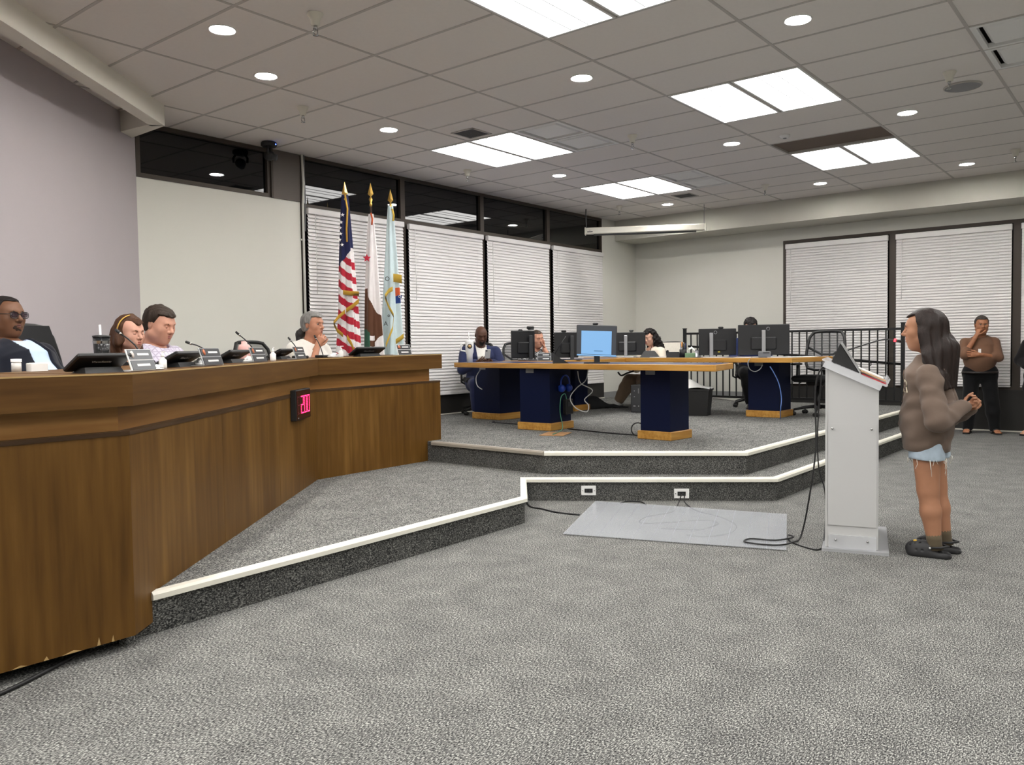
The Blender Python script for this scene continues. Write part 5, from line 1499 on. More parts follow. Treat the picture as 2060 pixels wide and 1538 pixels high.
# shorts, frayed threads, socks, clogs
DEN = mat('light_denim', (172, 188, 202), .85, var=.22, scale=26, bump=.2, bscale=200)
f = Field((-.25, -.25, .50), (.25, .25, .95), .0085)
for s_ in 'LR':
    h_, k_ = J9['hip'+s_], J9['kn'+s_]; f.cone(h_, h_+(k_-h_)*.55, .096, .102, .02)
f.tcone((-.015, 0, .78), (-.015, 0, .86), (.105, .14), (.10, .13), (1, 0, 0), (0, 1, 0), .03)
f.clip((0, 0, -1), -.592); f.wrinkle(.004, 30, 8)
V, Q = f.mesh(); so = link_mesh('shorts', np_mesh('shorts', [(V, Q)], DEN), r9)
rs = random.Random(3); mb = MB()
for k_ in range(46):
    s_ = 'L' if k_ % 2 else 'R'; a_ = rs.uniform(0, 2*math.pi); hx_ = J9['hip'+s_]+(J9['kn'+s_]-J9['hip'+s_])*.49
    L_ = rs.choice([.012, .018, .025, .03, .05, .09]); x0 = hx_[0]+.108*math.cos(a_); y0 = hx_[1]+.108*math.sin(a_)
    mb.tube([(x0, y0, .598), (x0+rs.uniform(-.006, .006), y0+rs.uniform(-.006, .006), .594-L_*.5), (x0+rs.uniform(-.012, .012), y0+rs.uniform(-.01, .01), .592-L_)], .0012, 4)
mb.build('frayed_threads', mat('white_thread', (232, 230, 222), .9), so)
SOCK = fabric('olive_sock', (92, 82, 66))
CLOG = mat('black_foam', (38, 38, 40), .6, var=.05)
for s_ in 'LR':
    an_ = J9['an'+s_]; kn_ = J9['kn'+s_]; d_ = unit(kn_-an_)
    mb = MB(); pts = [an_-d_*.03+np.array([.0, 0, 0]), an_, an_+d_*.03, an_+d_*.062]
    mb.tube(pts, .04, 16, radii=[.046, .041, .043, .044]); mb.tube([an_-d_*.01, an_+np.array([.05, 0, -.03])], .04, 14, radii=[.04, .036]).build('sock', SOCK, r9)
    # clog: thick sole, perforated upper, heel strap
    f = Field((-.12, -.075, -.005), (.22, .075, .13), .0045)
    f.tcone((-.055, 0, .014), (.115, .0, .014), (.034, .044), (.040, .054), (0, 0, 1), (0, 1, 0), .01)
    f.ell((.075, 0, .040), (.095, .053, .058), .02)
    f.clip((0, 0, -1), .0)
    f.ell((-.05, 0, .085), (.075, .042, .075), .008, 's')
    for hx in (.05, .08, .11, .135):
        for hy in (-.028, 0, .028): f.ell((hx, hy, .098-.35*max(0, hx-.06)-abs(hy)*.28), .006, .002, 's')
    for hx in (.03, .065, .10): 
        for sd in (-1, 1): f.ell((hx, sd*.054, .044), .007, .002, 's')
    V, Q = f.mesh(); V = V+np.array([an_[0]-.005, an_[1], 0])
    c_ = link_mesh('clog', np_mesh('clog', [(V, Q)], CLOG), r9)
    MB().tube([(an_[0]+.02, an_[1]+.047, .062), (an_[0]-.04, an_[1]+.046, .07), (an_[0]-.075, an_[1], .072), (an_[0]-.04, an_[1]-.046, .07), (an_[0]+.02, an_[1]-.047, .062)], .007, 8).build('heel_strap', CLOG, c_)
    for sd in (-1, 1): MB().ball((an_[0]+.018, an_[1]+sd*.054, .062), .006, 8, 6).build('strap_rivet', M['white'], c_)
MB().ball((J9['anL'][0]+.105, J9['anL'][1]+.012, .090), (.013, .011, .006), 10, 6).build('shoe_charm', mat('yellow_charm', (226, 186, 70), .4), r9)
MB().ball((J9['anR'][0]+.10, J9['anR'][1], .094), (.009, .009, .007), 10, 6).build('shoe_charm', M['white'], r9)

# ---- 10: standing man in brown
rz = math.radians(193)
J = dict(pelvis=(0, 0, .90), neck=(.01, 0, 1.385), head=(.045, .015, 1.535), shL=(.0, .175, 1.285), shR=(.0, -.175, 1.285), elL=(.10, .215, 1.08), wrL=(.235, -.03, 1.12),
         elR=(.16, -.195, 1.12), wrR=(.155, -.055, 1.385), hipL=(0, .10, .86), hipR=(0, -.10, .86), knL=(.01, .15, .47), knR=(.02, -.12, .47), anL=(.0, .19, .08), anR=(.0, -.14, .08))
v = np.array([13.2, 2.08, 1.53])-EYE; px_ = 1030+FPX*(v@CR)/(v@CD)
loc = np.array([13.2, 2.08, 0])+np.append((CR*((1972-px_)/FPX)*(v@CD))[:2], 0)
hp = dict(scale=1.02, rot=(0, .10, .12), fat=.6, neck=1.15, hair='short', hairline=.074, hair_t=.008, hair_n=.002, nape=.045, eyes='open', lips=(140, 88, 78), nose=1.15)
r10, J10, fr = figure('person', 'person in a brown shirt and black jeans standing with one hand at the cheek',
       dict(J=J, loc=loc, rz=rz, skin=skin('skin_tan_c', (160, 108, 78)), head=hp, hair_m=hairmat('greying_hair', (64, 58, 54)), girth=.96, belly=.075, belly_f=.02, arm=1.02, legw=1.10, flare=.014, res=.010, trousers=fabric('black_jean', (18, 18, 20)),
            handL=dict(d=(.1, -1, .05), palm=(-1, 0, 0), curl=.3, side=1), handR=dict(d=(-.2, .35, .9), palm=(-.6, .7, 0), curl=.6, side=1),
            top=[dict(name='shirt', m=fabric('brown_cotton', (116, 86, 68)), inf=.020, bulk=.010, amp=.006, freq=20, sleeve=.60, hem=-.05, neck_r=.074, collar=(.076, .03))]))
MB().tube([(.01+.185*math.cos(a_), .215*math.sin(a_), .868) for a_ in np.linspace(0, 2*math.pi, 33)], .018, 6, caps=False).build('belt', mat('dark_belt', (34, 28, 26), .5), r10)
MB().box((.23, -.02, 1.17), (.006, .035, .06)).build('clip_badge', M['white'], r10)
SK10 = skin('skin_tan_c', (160, 108, 78))
def sandal(root, an, rz_, sk_, strap):
    c, s = math.cos(rz_), math.sin(rz_); R_ = rotm(0, 0, rz_)
    f = Field((-.10, -.06, .01), (.20, .06, .12), .006); f.tcone((-.04, 0, .045), (.10, 0, .035), (.03, .032), (.022, .042), (0, 0, 1), (0, 1, 0), .02).cone((0, 0, .05), (0, 0, .12), .036, .034, .02)
    for k in range(5): f.cone((.12, -.032+.016*k, .03), (.155-.006*abs(k-3), -.034+.017*k, .026), .010, .009, .004)
    V, Q = f.mesh(); ft = link_mesh('foot', np_mesh('foot', [(xf(V, R_, (an[0], an[1], 0)), Q)], sk_), root)
    MB().prism([(an[0]+x*c-y*s, an[1]+x*s+y*c) for x, y in ((-.08, -.03), (.08, -.045), (.165, -.035), (.175, .02), (.12, .048), (-.08, .032), (-.095, 0))], 0, .018).build('sandal_sole', M['black'], root)
    MB().tube([(an[0]+x*c-y*s, an[1]+x*s+y*c, z) for x, y, z in ((.05, -.052, .018), (.07, -.03, .06), (.075, 0, .072), (.07, .03, .062), (.05, .052, .018))], .012, 6).build('sandal_strap', strap, root)
for s_, a_ in (('L', .25), ('R', -.25)): sandal(r10, J10['an'+s_], a_, SK10, M['black'])
# ---- 11: woman in black at the right edge
rz = math.radians(165)
J = dict(pelvis=(0, 0, .86), neck=(.0, 0, 1.34), head=(.03, 0, 1.48), shL=(.0, .16, 1.245), shR=(.0, -.16, 1.245), elL=(.03, .215, 1.05), wrL=(.2, .05, .94), elR=(.05, -.235, 1.04), wrR=(.21, -.07, .94),
         hipL=(0, .09, .82), hipR=(0, -.09, .82), knL=(.01, .09, .45), knR=(.01, -.10, .45), anL=(.0, .09, .08), anR=(.02, -.12, .08))
v = np.array([13.15, 1.55, 1.2])-EYE; px_ = 1030+FPX*(v@CR)/(v@CD)
loc = np.array([13.15, 1.55, 0])+np.append((CR*((2094-px_)/FPX)*(v@CD))[:2], 0)
hp = dict(scale=.97, rot=(0, .1, 0), fem=1, hair='short', hairline=.066, hair_t=.02, eyes='open', neck=.88)
SK11 = skin('skin_fair_f', (206, 160, 132))
r11, J11, fr = figure('person', 'person in sheer black clothes cut off by the right edge of the photo',
       dict(J=J, loc=loc, rz=rz, skin=SK11, head=hp, hair_m=hairmat('dark_hair_b', (40, 32, 28)), girth=1.0, bust=1, trousers=fabric('black_drape', (17, 17, 19)),
            handL=dict(d=(.5, -.8, -.1), palm=(-.3, 0, -1), curl=.4, side=-1), handR=dict(d=(.5, .8, -.1), palm=(-.3, 0, -1), curl=.4, side=1),
            top=[dict(name='blouse', m=fabric('black_chiffon', (26, 24, 26)), inf=.024, bulk=.02, amp=.007, freq=22, sleeve=.86, hem=-.25, neck_r=.074,
                      extra=lambda f, J, up, fw, lat: f.tcone(J['pelvis']-up*.22, J['pelvis']+up*.05, (.17, .21), (.14, .18), fw, lat, .05))]))
for s_, a_ in (('L', .2), ('R', -.2)): sandal(r11, J11['an'+s_], a_, SK11, mat('pale_strap', (190, 170, 150), .5))
# ================================================================== flags
def cloth_mat(name, col): return mat(name, col, .8, var=.10, scale=14, bump=.1, bscale=300, spec=.2, sheen=.15)
FM = dict(navy=cloth_mat('flag_navy', (30, 34, 72)), red=cloth_mat('flag_red', (178, 40, 58)), white=cloth_mat('flag_white', (232, 228, 228)), gold=cloth_mat('flag_gold', (202, 158, 58)),
          brown=cloth_mat('flag_brown', (92, 60, 42)), green=cloth_mat('flag_green', (52, 96, 78)), pale=cloth_mat('flag_pale_blue', (202, 220, 224)), orange=cloth_mat('flag_orange', (206, 92, 48)), blue=cloth_mat('flag_blue', (32, 58, 120)), yellow=cloth_mat('flag_yellow', (206, 172, 70)))
FK = list(FM)
VIEW = math.atan2(-CR[1], -CR[0])           # heading of image-left
def flag(label, px, ytop, yflag, Y, pattern, w0, w1, zb, seed, folds=5, skew=0.0):
    base = at_y(px, ytop, Y); x, y = base[0], base[1]; zt = base[2]
    zc = at_y(px, yflag, Y)[2]
    t = thing('flag', label, 'flag', (x, y, Z2), 0, 'flags on poles')
    MB().tube([(0, 0, .02), (0, 0, zt-.26-Z2)], .014, 10).build('pole', mat('dark_flag_pole', (52, 38, 32), .4), t)
    MB().lathe([(.16, 0), (.16, .02), (.12, .045), (.03, .06), (.022, .12)], 24).build('stand', M['brass'], t)
    MB().lathe([(.018, 0), (.018, .14)], 10, (0, 0, 1.62-Z2)).build('ferrule', M['brass'], t)
    fn = MB().lathe([(.014, zt-.28-Z2), (.017, zt-.25-Z2), (.010, zt-.235-Z2), (.022, zt-.20-Z2), (.010, zt-.17-Z2)], 12)
    zz = zt-.17-Z2
    u = np.array([math.cos(VIEW), math.sin(VIEW), 0]); nrm = np.array([-u[1], u[0], 0])
    for sgn in (1, -1):
        fn.add([u*.0+[0, 0, zz], u*.034+[0, 0, zz+.035], [0, 0, zz+.17], -u*.034+[0, 0, zz+.035], nrm*sgn*.012+[0, 0, zz+.05]], [(0, 1, 4), (1, 2, 4), (2, 3, 4), (3, 0, 4)] if sgn > 0 else [(4, 1, 0), (4, 2, 1), (4, 3, 2), (4, 0, 3)])
    fn.build('finial', M['brass'], t)
    rs = np.random.RandomState(seed); NV, NP = 240, 120
    ph0 = rs.rand(3)*6; V = []; S = []
    for i in range(NV+1):
        v = i/NV; z = zc+(zb-zc)*v; w = w0+(w1-w0)*v**.85
        for j in range(NP):
            a_ = 2*math.pi*j/NP
            fold = .80+.20*math.cos(folds*a_+ph0[0]+1.2*math.sin(2.2*v+ph0[1]))+.10*math.cos((folds*2+1)*a_+ph0[2])*v
            rl_, rd = w*fold, w*.62*fold
            q = u*(rl_*math.cos(a_)+skew*v*w)+nrm*(rd*math.sin(a_)); V.append((q[0], q[1], z-Z2+.015*math.sin(3*a_)*v)); S.append((math.cos(a_), z))
    F_ = []; MI = []
    for i in range(NV):
        for j in range(NP):
            F_.append((i*NP+j, i*NP+(j+1) % NP, (i+1)*NP+(j+1) % NP, (i+1)*NP+j))
            MI.append(FK.index(pattern(S[i*NP+j][0], S[i*NP+j][1], 2*math.pi*j/NP)))
    me = bpy.data.meshes.new('cloth'); me.from_pydata(V, [], F_)
    for k in FK: me.materials.append(FM[k])
    me.polygons.foreach_set('material_index', MI); me.polygons.foreach_set('use_smooth', [True]*len(F_)); me.update()
    link_mesh('cloth', me, t)
    return t, u, nrm, zc
def fz(py, d=9.35): return CAM_H+(704-py)*d/FPX
# sgn: cos(angle) = +1 at image-left side
def us(c, z, a):
    if z > fz(508)+.10*(-c)-.05: return 'navy'
    k = int((fz(500)-z+.07*c)/.083)
    return 'white' if k % 2 == 0 else 'red'
t, u, n, zc = flag('stars and stripes flag with gold fringe, leftmost of the three flagpoles', 693, 365, 392, 7.33, us, .040, .150, 1.22, 1)
CV = unit(np.array([-t.location[0], -t.location[1], 0]))       # toward the viewer
def on_cloth(px, py, lift):
    """point in front of the cloth, in the flag's own frame"""
    c = np.array([t.location[0], t.location[1], 0])+CV*lift
    d = ray(px, py); s = (CV@(c-EYE))/(CV@d); p = EYE+d*s
    return p-np.array(t.location)
def strip(name, pts, w, m, lift=.115, down=True):
    P = [on_cloth(*p, lift) for p in pts]
    g = []
    for p in P: g.append([p, p+np.array([0, 0, -w]) if down else p+np.array([0, 0, w]), p+np.array([0, 0, -w if down else w])-CV*.004, p-CV*.004])
    return MB().grid(g).build(name, m, t)
strip('fringe', [(690, 583), (705, 585), (722, 586), (722, 600), (708, 612), (696, 620)], .05, FM['gold'], .10)
strip('fringe', [(694, 622), (680, 634), (671, 646), (678, 660), (690, 670)], .045, FM['gold'], .14)
strip('fringe', [(698, 672), (707, 686), (714, 704)], .06, FM['gold'], .15)
MB().tube([on_cloth(*p, .06) for p in ((694, 392), (699, 420), (697, 460), (698, 486))], .010, 6).build('gold_cord', FM['gold'], t)
def star_mesh(r):
    vs = [(0, 0, .002)]+[((r if k % 2 == 0 else r*.42)*math.sin(k*math.pi/5), (r if k % 2 == 0 else r*.42)*math.cos(k*math.pi/5), 0) for k in range(10)]
    return MB().add(vs, [(0, 1+(k+1) % 10, 1+k) for k in range(10)])
def put_star(name, px, py, r, m, lift):
    p = on_cloth(px, py, lift); mb = star_mesh(r); ax = np.cross([0, 0, 1.0], CV)
    mb.v = [tuple(p+ax*v[0]+np.array([0, 0, v[1]])+CV*v[2]*2) for v in mb.v]
    return mb.build(name, m, t)
for q_ in ((686, 447), (684, 458), (685, 470), (683, 482), (688, 492), (680, 494), (689, 432)): put_star('star', *q_, .024, FM['white'], .075)
def ca(c, z, a):
    zz = z-.12*c
    if z < fz(668)+.05*c and c > .30: return 'green'
    if z < fz(672) and c > -.25 and c < .30 and z > fz(694): return 'white' if z > fz(682) else 'brown'
    top = fz(575)-(1-c)*.18; bot = fz(690)+max(0, -c)*.10
    if bot < z < top and c > -.86: return 'brown'
    return 'white'
t, u, n, zc = flag('white flag with brown bear and red star, middle of the three flagpoles', 745, 367, 430, 7.40, ca, .030, .140, 1.22, 5, folds=4)
CV = unit(np.array([-t.location[0], -t.location[1], 0]))
put_star('star', 738, 519, .052, FM['red'], .10)
MB().tube([on_cloth(*p, .045) for p in ((746, 428), (749, 440), (748, 452))], .010, 6).build('gold_cord', FM['orange'], t)
def pale(c, z, a):
    if fz(606) < z < fz(576)+.02 and -.98 < c < -.62: return 'orange' if z > fz(590) else 'blue'
    return 'pale'
t, u, n, zc = flag('pale blue city flag with gold fringe, rightmost of the three flagpoles', 785, 380, 412, 7.40, pale, .032, .150, 1.22, 9, folds=5)
CV = unit(np.array([-t.location[0], -t.location[1], 0]))
strip('fringe', [(791, 550), (799, 551), (808, 553)], .10, FM['yellow'], .10)
strip('fringe', [(790, 576), (782, 580), (774, 592), (782, 612), (792, 630), (790, 655), (784, 670), (776, 690)], .055, FM['yellow'], .135)
strip('fringe', [(796, 682), (805, 676), (812, 670)], .06, FM['yellow'], .14)
MB().tube([on_cloth(*p, .05) for p in ((789, 420), (792, 432), (791, 444))], .012, 6).build('gold_cord', FM['yellow'], t)
for ch_, q_, sz in (('O', (779, 561), .075), ('o', (782, 634), .06), ('A', (776, 651), .075)):
    p = on_cloth(*q_, .145); add_text(ch_, sz, mat('flag_letter', (24, 26, 34), .8), t, p, (math.pi/2, 0, math.atan2(CV[1], CV[0])+math.pi/2), 'flag_letter', .001)
p = on_cloth(804, 596, .12); MB().box(p, (.05, .004, .035), rotm(0, 0, math.atan2(CV[1], CV[0])+math.pi/2)).build('emblem_block', FM['blue'], t)
MB().lathe([(.011, 0), (.016, 0), (.016, .004), (.011, .004)], 16, p+CV*.004, rotm(0, 0, math.atan2(CV[1], CV[0])+math.pi/2) @ rotm(math.pi/2, 0, 0), cap=False).build('emblem_ring', FM['white'], t)

# ================================================================== things on the dais
M['screenback'] = mat('monitor_back', (26, 26, 28), .45, var=.04)
M['lettering'] = mat('silver_lettering', (196, 196, 198), .5)
M['plate_blk'] = mat('name_plate_black', (40, 40, 44), .45)
M['plate_gry'] = mat('name_plate_grey', (104, 106, 110), .45)
def desk_monitor(label, px, off, w, an_add=0.0, lettered=True, zrot=None):
    p, an, k = dais_pt(px, off)
    t = thing('dais_monitor', label, 'monitor', p, (an+an_add) if zrot is None else zrot, 'low tilted monitors on the dais')
    h = w*.60
    lo_, hi_ = np.array([0, .085, .014]), np.array([0, -.040, .082])
    d = unit(hi_-lo_); n_ = np.cross([1, 0, 0], d); L = np.linalg.norm(hi_-lo_)
    R = np.stack([[1, 0, 0], d, n_], 1); c = (lo_+hi_)/2
    MB().box(c, (w, L, .022), R, bev=.006).build('panel', M['screenback'], t)
    MB().box(c-n_*.0115, (w-.02, L-.02, .002), R).build('glass', M['glass'], t)
    MB().add([(-w*.36, -.030, 0), (w*.36, -.030, 0), (w*.32, .10, 0), (-w*.32, .10, 0), (-w*.33, -.012, .026), (w*.33, -.012, .026), (w*.28, .05, .024), (-w*.28, .05, .024)],
             [(3, 2, 1, 0), (4, 5, 6, 7), (0, 1, 5, 4), (1, 2, 6, 5), (2, 3, 7, 6), (3, 0, 4, 7)]).build('stand', M['dkgrey'], t)
    if lettered:
        e = c+n_*.0116+d*.022
        th = math.atan2(d[2], d[1])
        me = text_mesh('ViewSonic', w*.088, 'maker_name', .0004); me.materials.clear(); me.materials.append(M['lettering'])
        # back faces the room: x stays, text up follows d
        o = link_mesh('maker_name', me, t); Rm = Matrix(((1, d[0], n_[0], e[0]), (0, d[1], n_[1], e[1]), (0, d[2], n_[2], e[2]), (0, 0, 0, 1)))
        o.matrix_local = Rm
    return t
desk_monitor('largest low black monitor, in front of the person with the headband', 203, .16, .255, 0, True, .12)
desk_monitor('low black monitor in front of the person in lavender plaid', 372, .17, .40)
desk_monitor('low black monitor below the pink mug', 474, .22, .42)
desk_monitor('low black monitor left of the white-shirted person', 570, .22, .42)
desk_monitor('low black monitor under the flags on the right dais face', 742, .15, .36)
def name_plate(label, px, off, w, frame, plate, seal, an_add=0.0):
    p, an, k = dais_pt(px, off)
    t = thing('name_plate', label, 'name plate', p, an+an_add, 'name plates on the dais')
    R = rotm(.30, 0, 0)     # leaning back
    h = .105
    c = np.array([0, .016, h/2])
    MB().box(c, (w, .006, h), R.T if False else rotm(-.30, 0, 0), bev=.002).build('holder', frame, t)
    Rb = rotm(-.30, 0, 0)
    for zz in (.026, -.026):
        pl_ = MB().box(c+Rb@np.array([0, -.0045, zz]), (w*.92, .003, .045), Rb).build('plate', plate, t)
        MB().box(c+Rb@np.array([w*.10 if zz > 0 else 0, -.0065, zz]), (w*.46 if zz > 0 else w*.52, .001, .011), Rb).build('name_line', M['white'], pl_)
    MB().lathe([(.001, 0), (.017, 0), (.017, .002), (.001, .002)], 18, c+Rb@np.array([-w*.33, -.006, .026]), Rb@rotm(math.pi/2, 0, 0), cap=False).build('seal', seal, t)
    MB().box((0, .045, .004), (w*.9, .07, .006)).build('foot', frame, t)
M['seal_a'] = mat('pale_seal', (206, 198, 192), .6); M['seal_b'] = mat('orange_blue_seal', (196, 110, 70), .6, var=.5, scale=90)
name_plate('white-framed name plate with a pale seal at the dais corner', 290, .05, .26, M['white'], M['plate_gry'], M['seal_a'])
name_plate('black name plate with an orange seal before the lavender shirt', 430, .06, .32, M['silver'], M['plate_blk'], M['seal_b'])
name_plate('black name plate between the pink mug and the small white pump', 524, .07, .32, M['silver'], M['plate_blk'], M['seal_b'])
name_plate('black name plate just left of the white-shirted person', 606, .09, .34, M['silver'], M['plate_blk'], M['seal_b'])
name_plate('black and white name plate at the far right end of the dais', 815, .10, .19, M['white'], M['plate_blk'], M['seal_b'])
def gooseneck(label, px0, off, tip, mid=None):
    p, an, k = dais_pt(px0, off); t = thing('gooseneck_microphone', label, 'microphone', p, 0, 'gooseneck microphones on the dais')
    dep = (p-EYE)@CD
    q1 = at_d(*tip, dep+.10)-p
    m_ = (at_d(*mid, dep+.05)-p) if mid else q1*.5+np.array([0, 0, .03])
    pts = [np.zeros(3)+[0, 0, .02], m_*.5+[0, 0, .02], m_, (m_+q1)/2+[0, 0, .004], q1]
    MB().box((0, 0, .012), (.10, .12, .024), bev=.006).build('base', M['black'], t)
    MB().tube(pts, .0042, 8).build('neck', M['black'], t)
    d = unit(q1-m_)
    MB().tube([q1-d*.005, q1+d*.012], .0070, 10).build('ring', M['chrome'], t)
    MB().tube([q1+d*.012, q1+d*.045], .0085, 10).build('capsule', M['black'], t)
gooseneck('microphone crossing in front of the face under the headband', 292, .28, (243, 671), (272, 694))
gooseneck('microphone bending left beside the lavender shirt', 424, .20, (384, 691), (408, 700))
gooseneck('tall microphone standing beside the pink mug', 520, .22, (482, 674), (502, 692))
gooseneck('microphone in front of the empty mesh chair back', 604, .25, (585, 685), (596, 699))
gooseneck('thin microphone against the white shirt', 650, .25, (636, 681), (642, 692))
def pump_bottle(label, px, off, s=1.0):
    p, an, k = dais_pt(px, off); t = thing('pump_bottle', label, 'bottle', p, an, 'hand sanitizer bottles')
    MB().lathe([(.001, 0), (.024*s, 0), (.026*s, .01), (.026*s, .06*s), (.012*s, .075*s), (.010*s, .085*s)], 16, cap=False).build('bottle', M['white'], t)
    MB().lathe([(.012*s, .083*s), (.012*s, .095*s), (.005*s, .097*s), (.005*s, .115*s)], 12).box((.012*s, 0, .118*s), (.04*s, .012*s, .008*s)).build('pump', M['white'], t)
pump_bottle('small white pump bottle beside the white-framed name plate', 327, .10, .75)
pump_bottle('small white pump bottle right of the pink mug', 549, .09, .85)
pump_bottle('small white pump bottle under the striped flag', 686, .12, .85)
def tissue_pack(label, px, off, s):
    p, an, k = dais_pt(px, off); t = thing('tissue_pack', label, 'tissues', p, an+.2, 'white tissues on the dais')
    MB().box((0, 0, .012*s), (.15*s, .09*s, .024*s), bev=.008).build('packet', M['white'], t)
    g = [[(x*.06*s, y*.035*s+.01*math.sin(9*x), .024*s+.035*s*(1-abs(x))*(1-.6*abs(y))+.006*math.sin(7*x+5*y)) for y in np.linspace(-1, 1, 6)] for x in np.linspace(-1, 1, 8)]
    MB().grid(g).build('tissue', M['white'], t)
tissue_pack('crumpled white tissue pack right of the lavender shirt monitor', 404, .14, .85)
tissue_pack('white tissue pack left of the third name plate', 502, .14, .85)
tissue_pack('crumpled white tissues beside the thin microphone', 672, .16, .8)
tissue_pack('white tissues between the dais corner plate and first monitor', 318, .05, .45)
p = at_z(66, 748, DZ[0]); 
t = thing('white_box', 'small white cardboard box at the left end of the dais top', 'box', (p[0]+.04, p[1]+.05, DZ[0]), .1)
MB().box((0, 0, .022), (.085, .05, .044), bev=.003).build('carton', M['white'], t); MB().box((0, 0, .045), (.06, .03, .002)).build('flap', M['offwhite'], t)
t = thing('pill_bottle', 'round white capped bottle on the left end of the dais top', 'bottle', (p[0]-.055, p[1]+.05, DZ[0]), .1)
MB().lathe([(.001, 0), (.022, 0), (.022, .045), (.018, .05)], 16, cap=False).build('bottle', M['white'], t); MB().lathe([(.024, .05), (.024, .066), (.001, .067)], 16, cap=False).build('cap', M['white'], t)
p, an, k = dais_pt(205, .48)
t = thing('tumbler', 'dark glass tumbler with a silver band and white straw behind the large monitor', 'cup', p, 0)
MB().lathe([(.001, 0), (.034, 0), (.042, .17), (.040, .17)], 20, cap=False).build('cup', mat('smoky_plastic', (30, 32, 34), .15, alpha=.85), t)
MB().lathe([(.0412, .135), (.0425, .150)], 20, cap=False).build('band', M['chrome'], t); MB().lathe([(.044, .17), (.044, .178), (.001, .182)], 20, cap=False).build('lid', M['black'], t)
MB().tube([(0, 0, .05), (-.006, 0, .235)], .0055, 8).build('straw', M['white'], t)
p, an, k = dais_pt(492, .50)
M['pink'] = mat('pink_ceramic', (226, 178, 172), .4)
t = thing('pink_mug', 'pale pink lidded mug with a round handle on the dais', 'mug', p, an)
MB().lathe([(.001, 0), (.045, 0), (.052, .02), (.052, .10), (.040, .125), (.024, .13), (.024, .155), (.001, .157)], 20, cap=False).build('mug', M['pink'], t)
MB().tube([(.045+.045*(1-math.cos(a_))/2*1.4, -.0, .085+.035*math.sin(a_*1.0-math.pi/2)) for a_ in np.linspace(0, 2*math.pi, 14)], .0075, 8).build('handle', M['pink'], t)
# chairs behind the dais
office_chair('black high-backed chair with a dark jacket behind the large monitor', (1.98+.30, 5.05+.55, Z2), math.radians(-70), 1.12, False)
q = at_d(583, 700, 8.35); office_chair('black mesh chair back left of the white-shirted person', (q[0]+.0, q[1]+.30, Z2), math.radians(-80), 1.03)

# ================================================================== things on and around the staff tables
def office_monitor(label, px, py, dep, zt_, w, h, rz, col=None, stand='silver', yaw_stand=0, cams=None, lettered=False, front=False, post=0.0):
    """a monitor seen from behind (its screen faces +y of its own frame)"""
    p = at_d(px, py, dep); t = thing('computer_monitor', label, 'monitor', (p[0], p[1], zt_), rz, 'computer monitors on the staff tables')
    zc = max(p[2]-zt_, h/2+.03)
    pn = MB().box((0, 0, zc), (w, .024, h), bev=.006).box((0, -.02, zc-h*.12), (w*.5, .03, h*.42), bev=.012).build('panel', M['screenback'] if col is None else col, t)
    MB().box((0, .0125, zc), (w-.02, .002, h-.02)).build('screen', M['glass'], pn)
    MB().box((post, -.05, zc/2+.06), (.048, .022, zc+.12), bev=.005).build('stand_post', M[stand], t)
    MB().box((post, -.01, .006), (.24, .19, .012), bev=.004).build('stand_base', M[stand], t)
    if lettered: MB().lathe([(.017, 0), (.021, 0), (.021, .002), (.017, .002)], 18, (post+.055, -.0135, zc+h*.36), rotm(math.pi/2, 0, 0), cap=False).build('round_badge', M['silver'], pn)
    return t, zc
def webcam(label, px, py, dep, rz, s=1.0):
    p = at_d(px, py, dep); t = thing('webcam', label, 'webcam', p, rz, 'webcams on monitors')
    MB().box((0, 0, .014), (.075*s, .035*s, .030*s), bev=.008).build('body', M['black'], t)
    MB().box((0, -.012, -.008), (.045*s, .05*s, .012), bev=.003).build('clip', M['black'], t)
    MB().lathe([(.012*s, 0), (.012*s, .006), (.001, .007)], 14, (0, .0175*s, .014), rotm(-math.pi/2, 0, 0), cap=False).build('lens', M['glass'], t)
    return t
DR = lambda deg: math.radians(deg)
tA, zA = office_monitor('black monitor before the person with the cheek on one hand', 1052, 693, 10.75, ZR-.006, .36, .36, DR(-20), stand='dkgrey', post=.09)
tC, zC = office_monitor('black monitor left of the bright blue screen', 1139, 694, 10.6, ZR-.006, .34, .33, DR(-30), stand='dkgrey', post=.06)
tE, zE = office_monitor('dark monitor between the blue screen and the person in cream', 1262, 691, 11.85, ZR, .52, .33, DR(-62), stand='silver', post=-.02)
tG, zG = office_monitor('dark monitor with a round badge and yellow sticker', 1443, 690.5, 10.75, ZR, .48, .345, DR(-60), stand='silver', lettered=True, post=-.08)
tI, zI = office_monitor('widest dark monitor, beside the empty mesh chair', 1536, 688, 10.3, ZR, .62, .38, DR(-66), stand='silver', lettered=True)
MB().box((.02, -.0135, zG-.13), (.03, .001, .016)).build('yellow_sticker', mat('yellow_sticker', (206, 190, 60), .6), tG)
webcam('black webcam standing tallest, beside the cheek-on-hand face', 1067, 661, 10.75, DR(-20), 1.3); webcam('small webcam on the monitor before the cheek-on-hand person', 1047, 666, 10.75, DR(-20), .8)
webcam('webcam on the monitor left of the blue screen', 1134, 668, 10.6, DR(-38), .9); webcam('webcam tilted on top of the blue screen', 1198, 654, 8.7, DR(-70), .8)
webcam('webcam on the dark monitor beside the person in cream', 1270, 667, 11.85, DR(-62), .85); webcam('webcam on the round-badged monitor', 1450, 661, 10.75, DR(-68), .9)
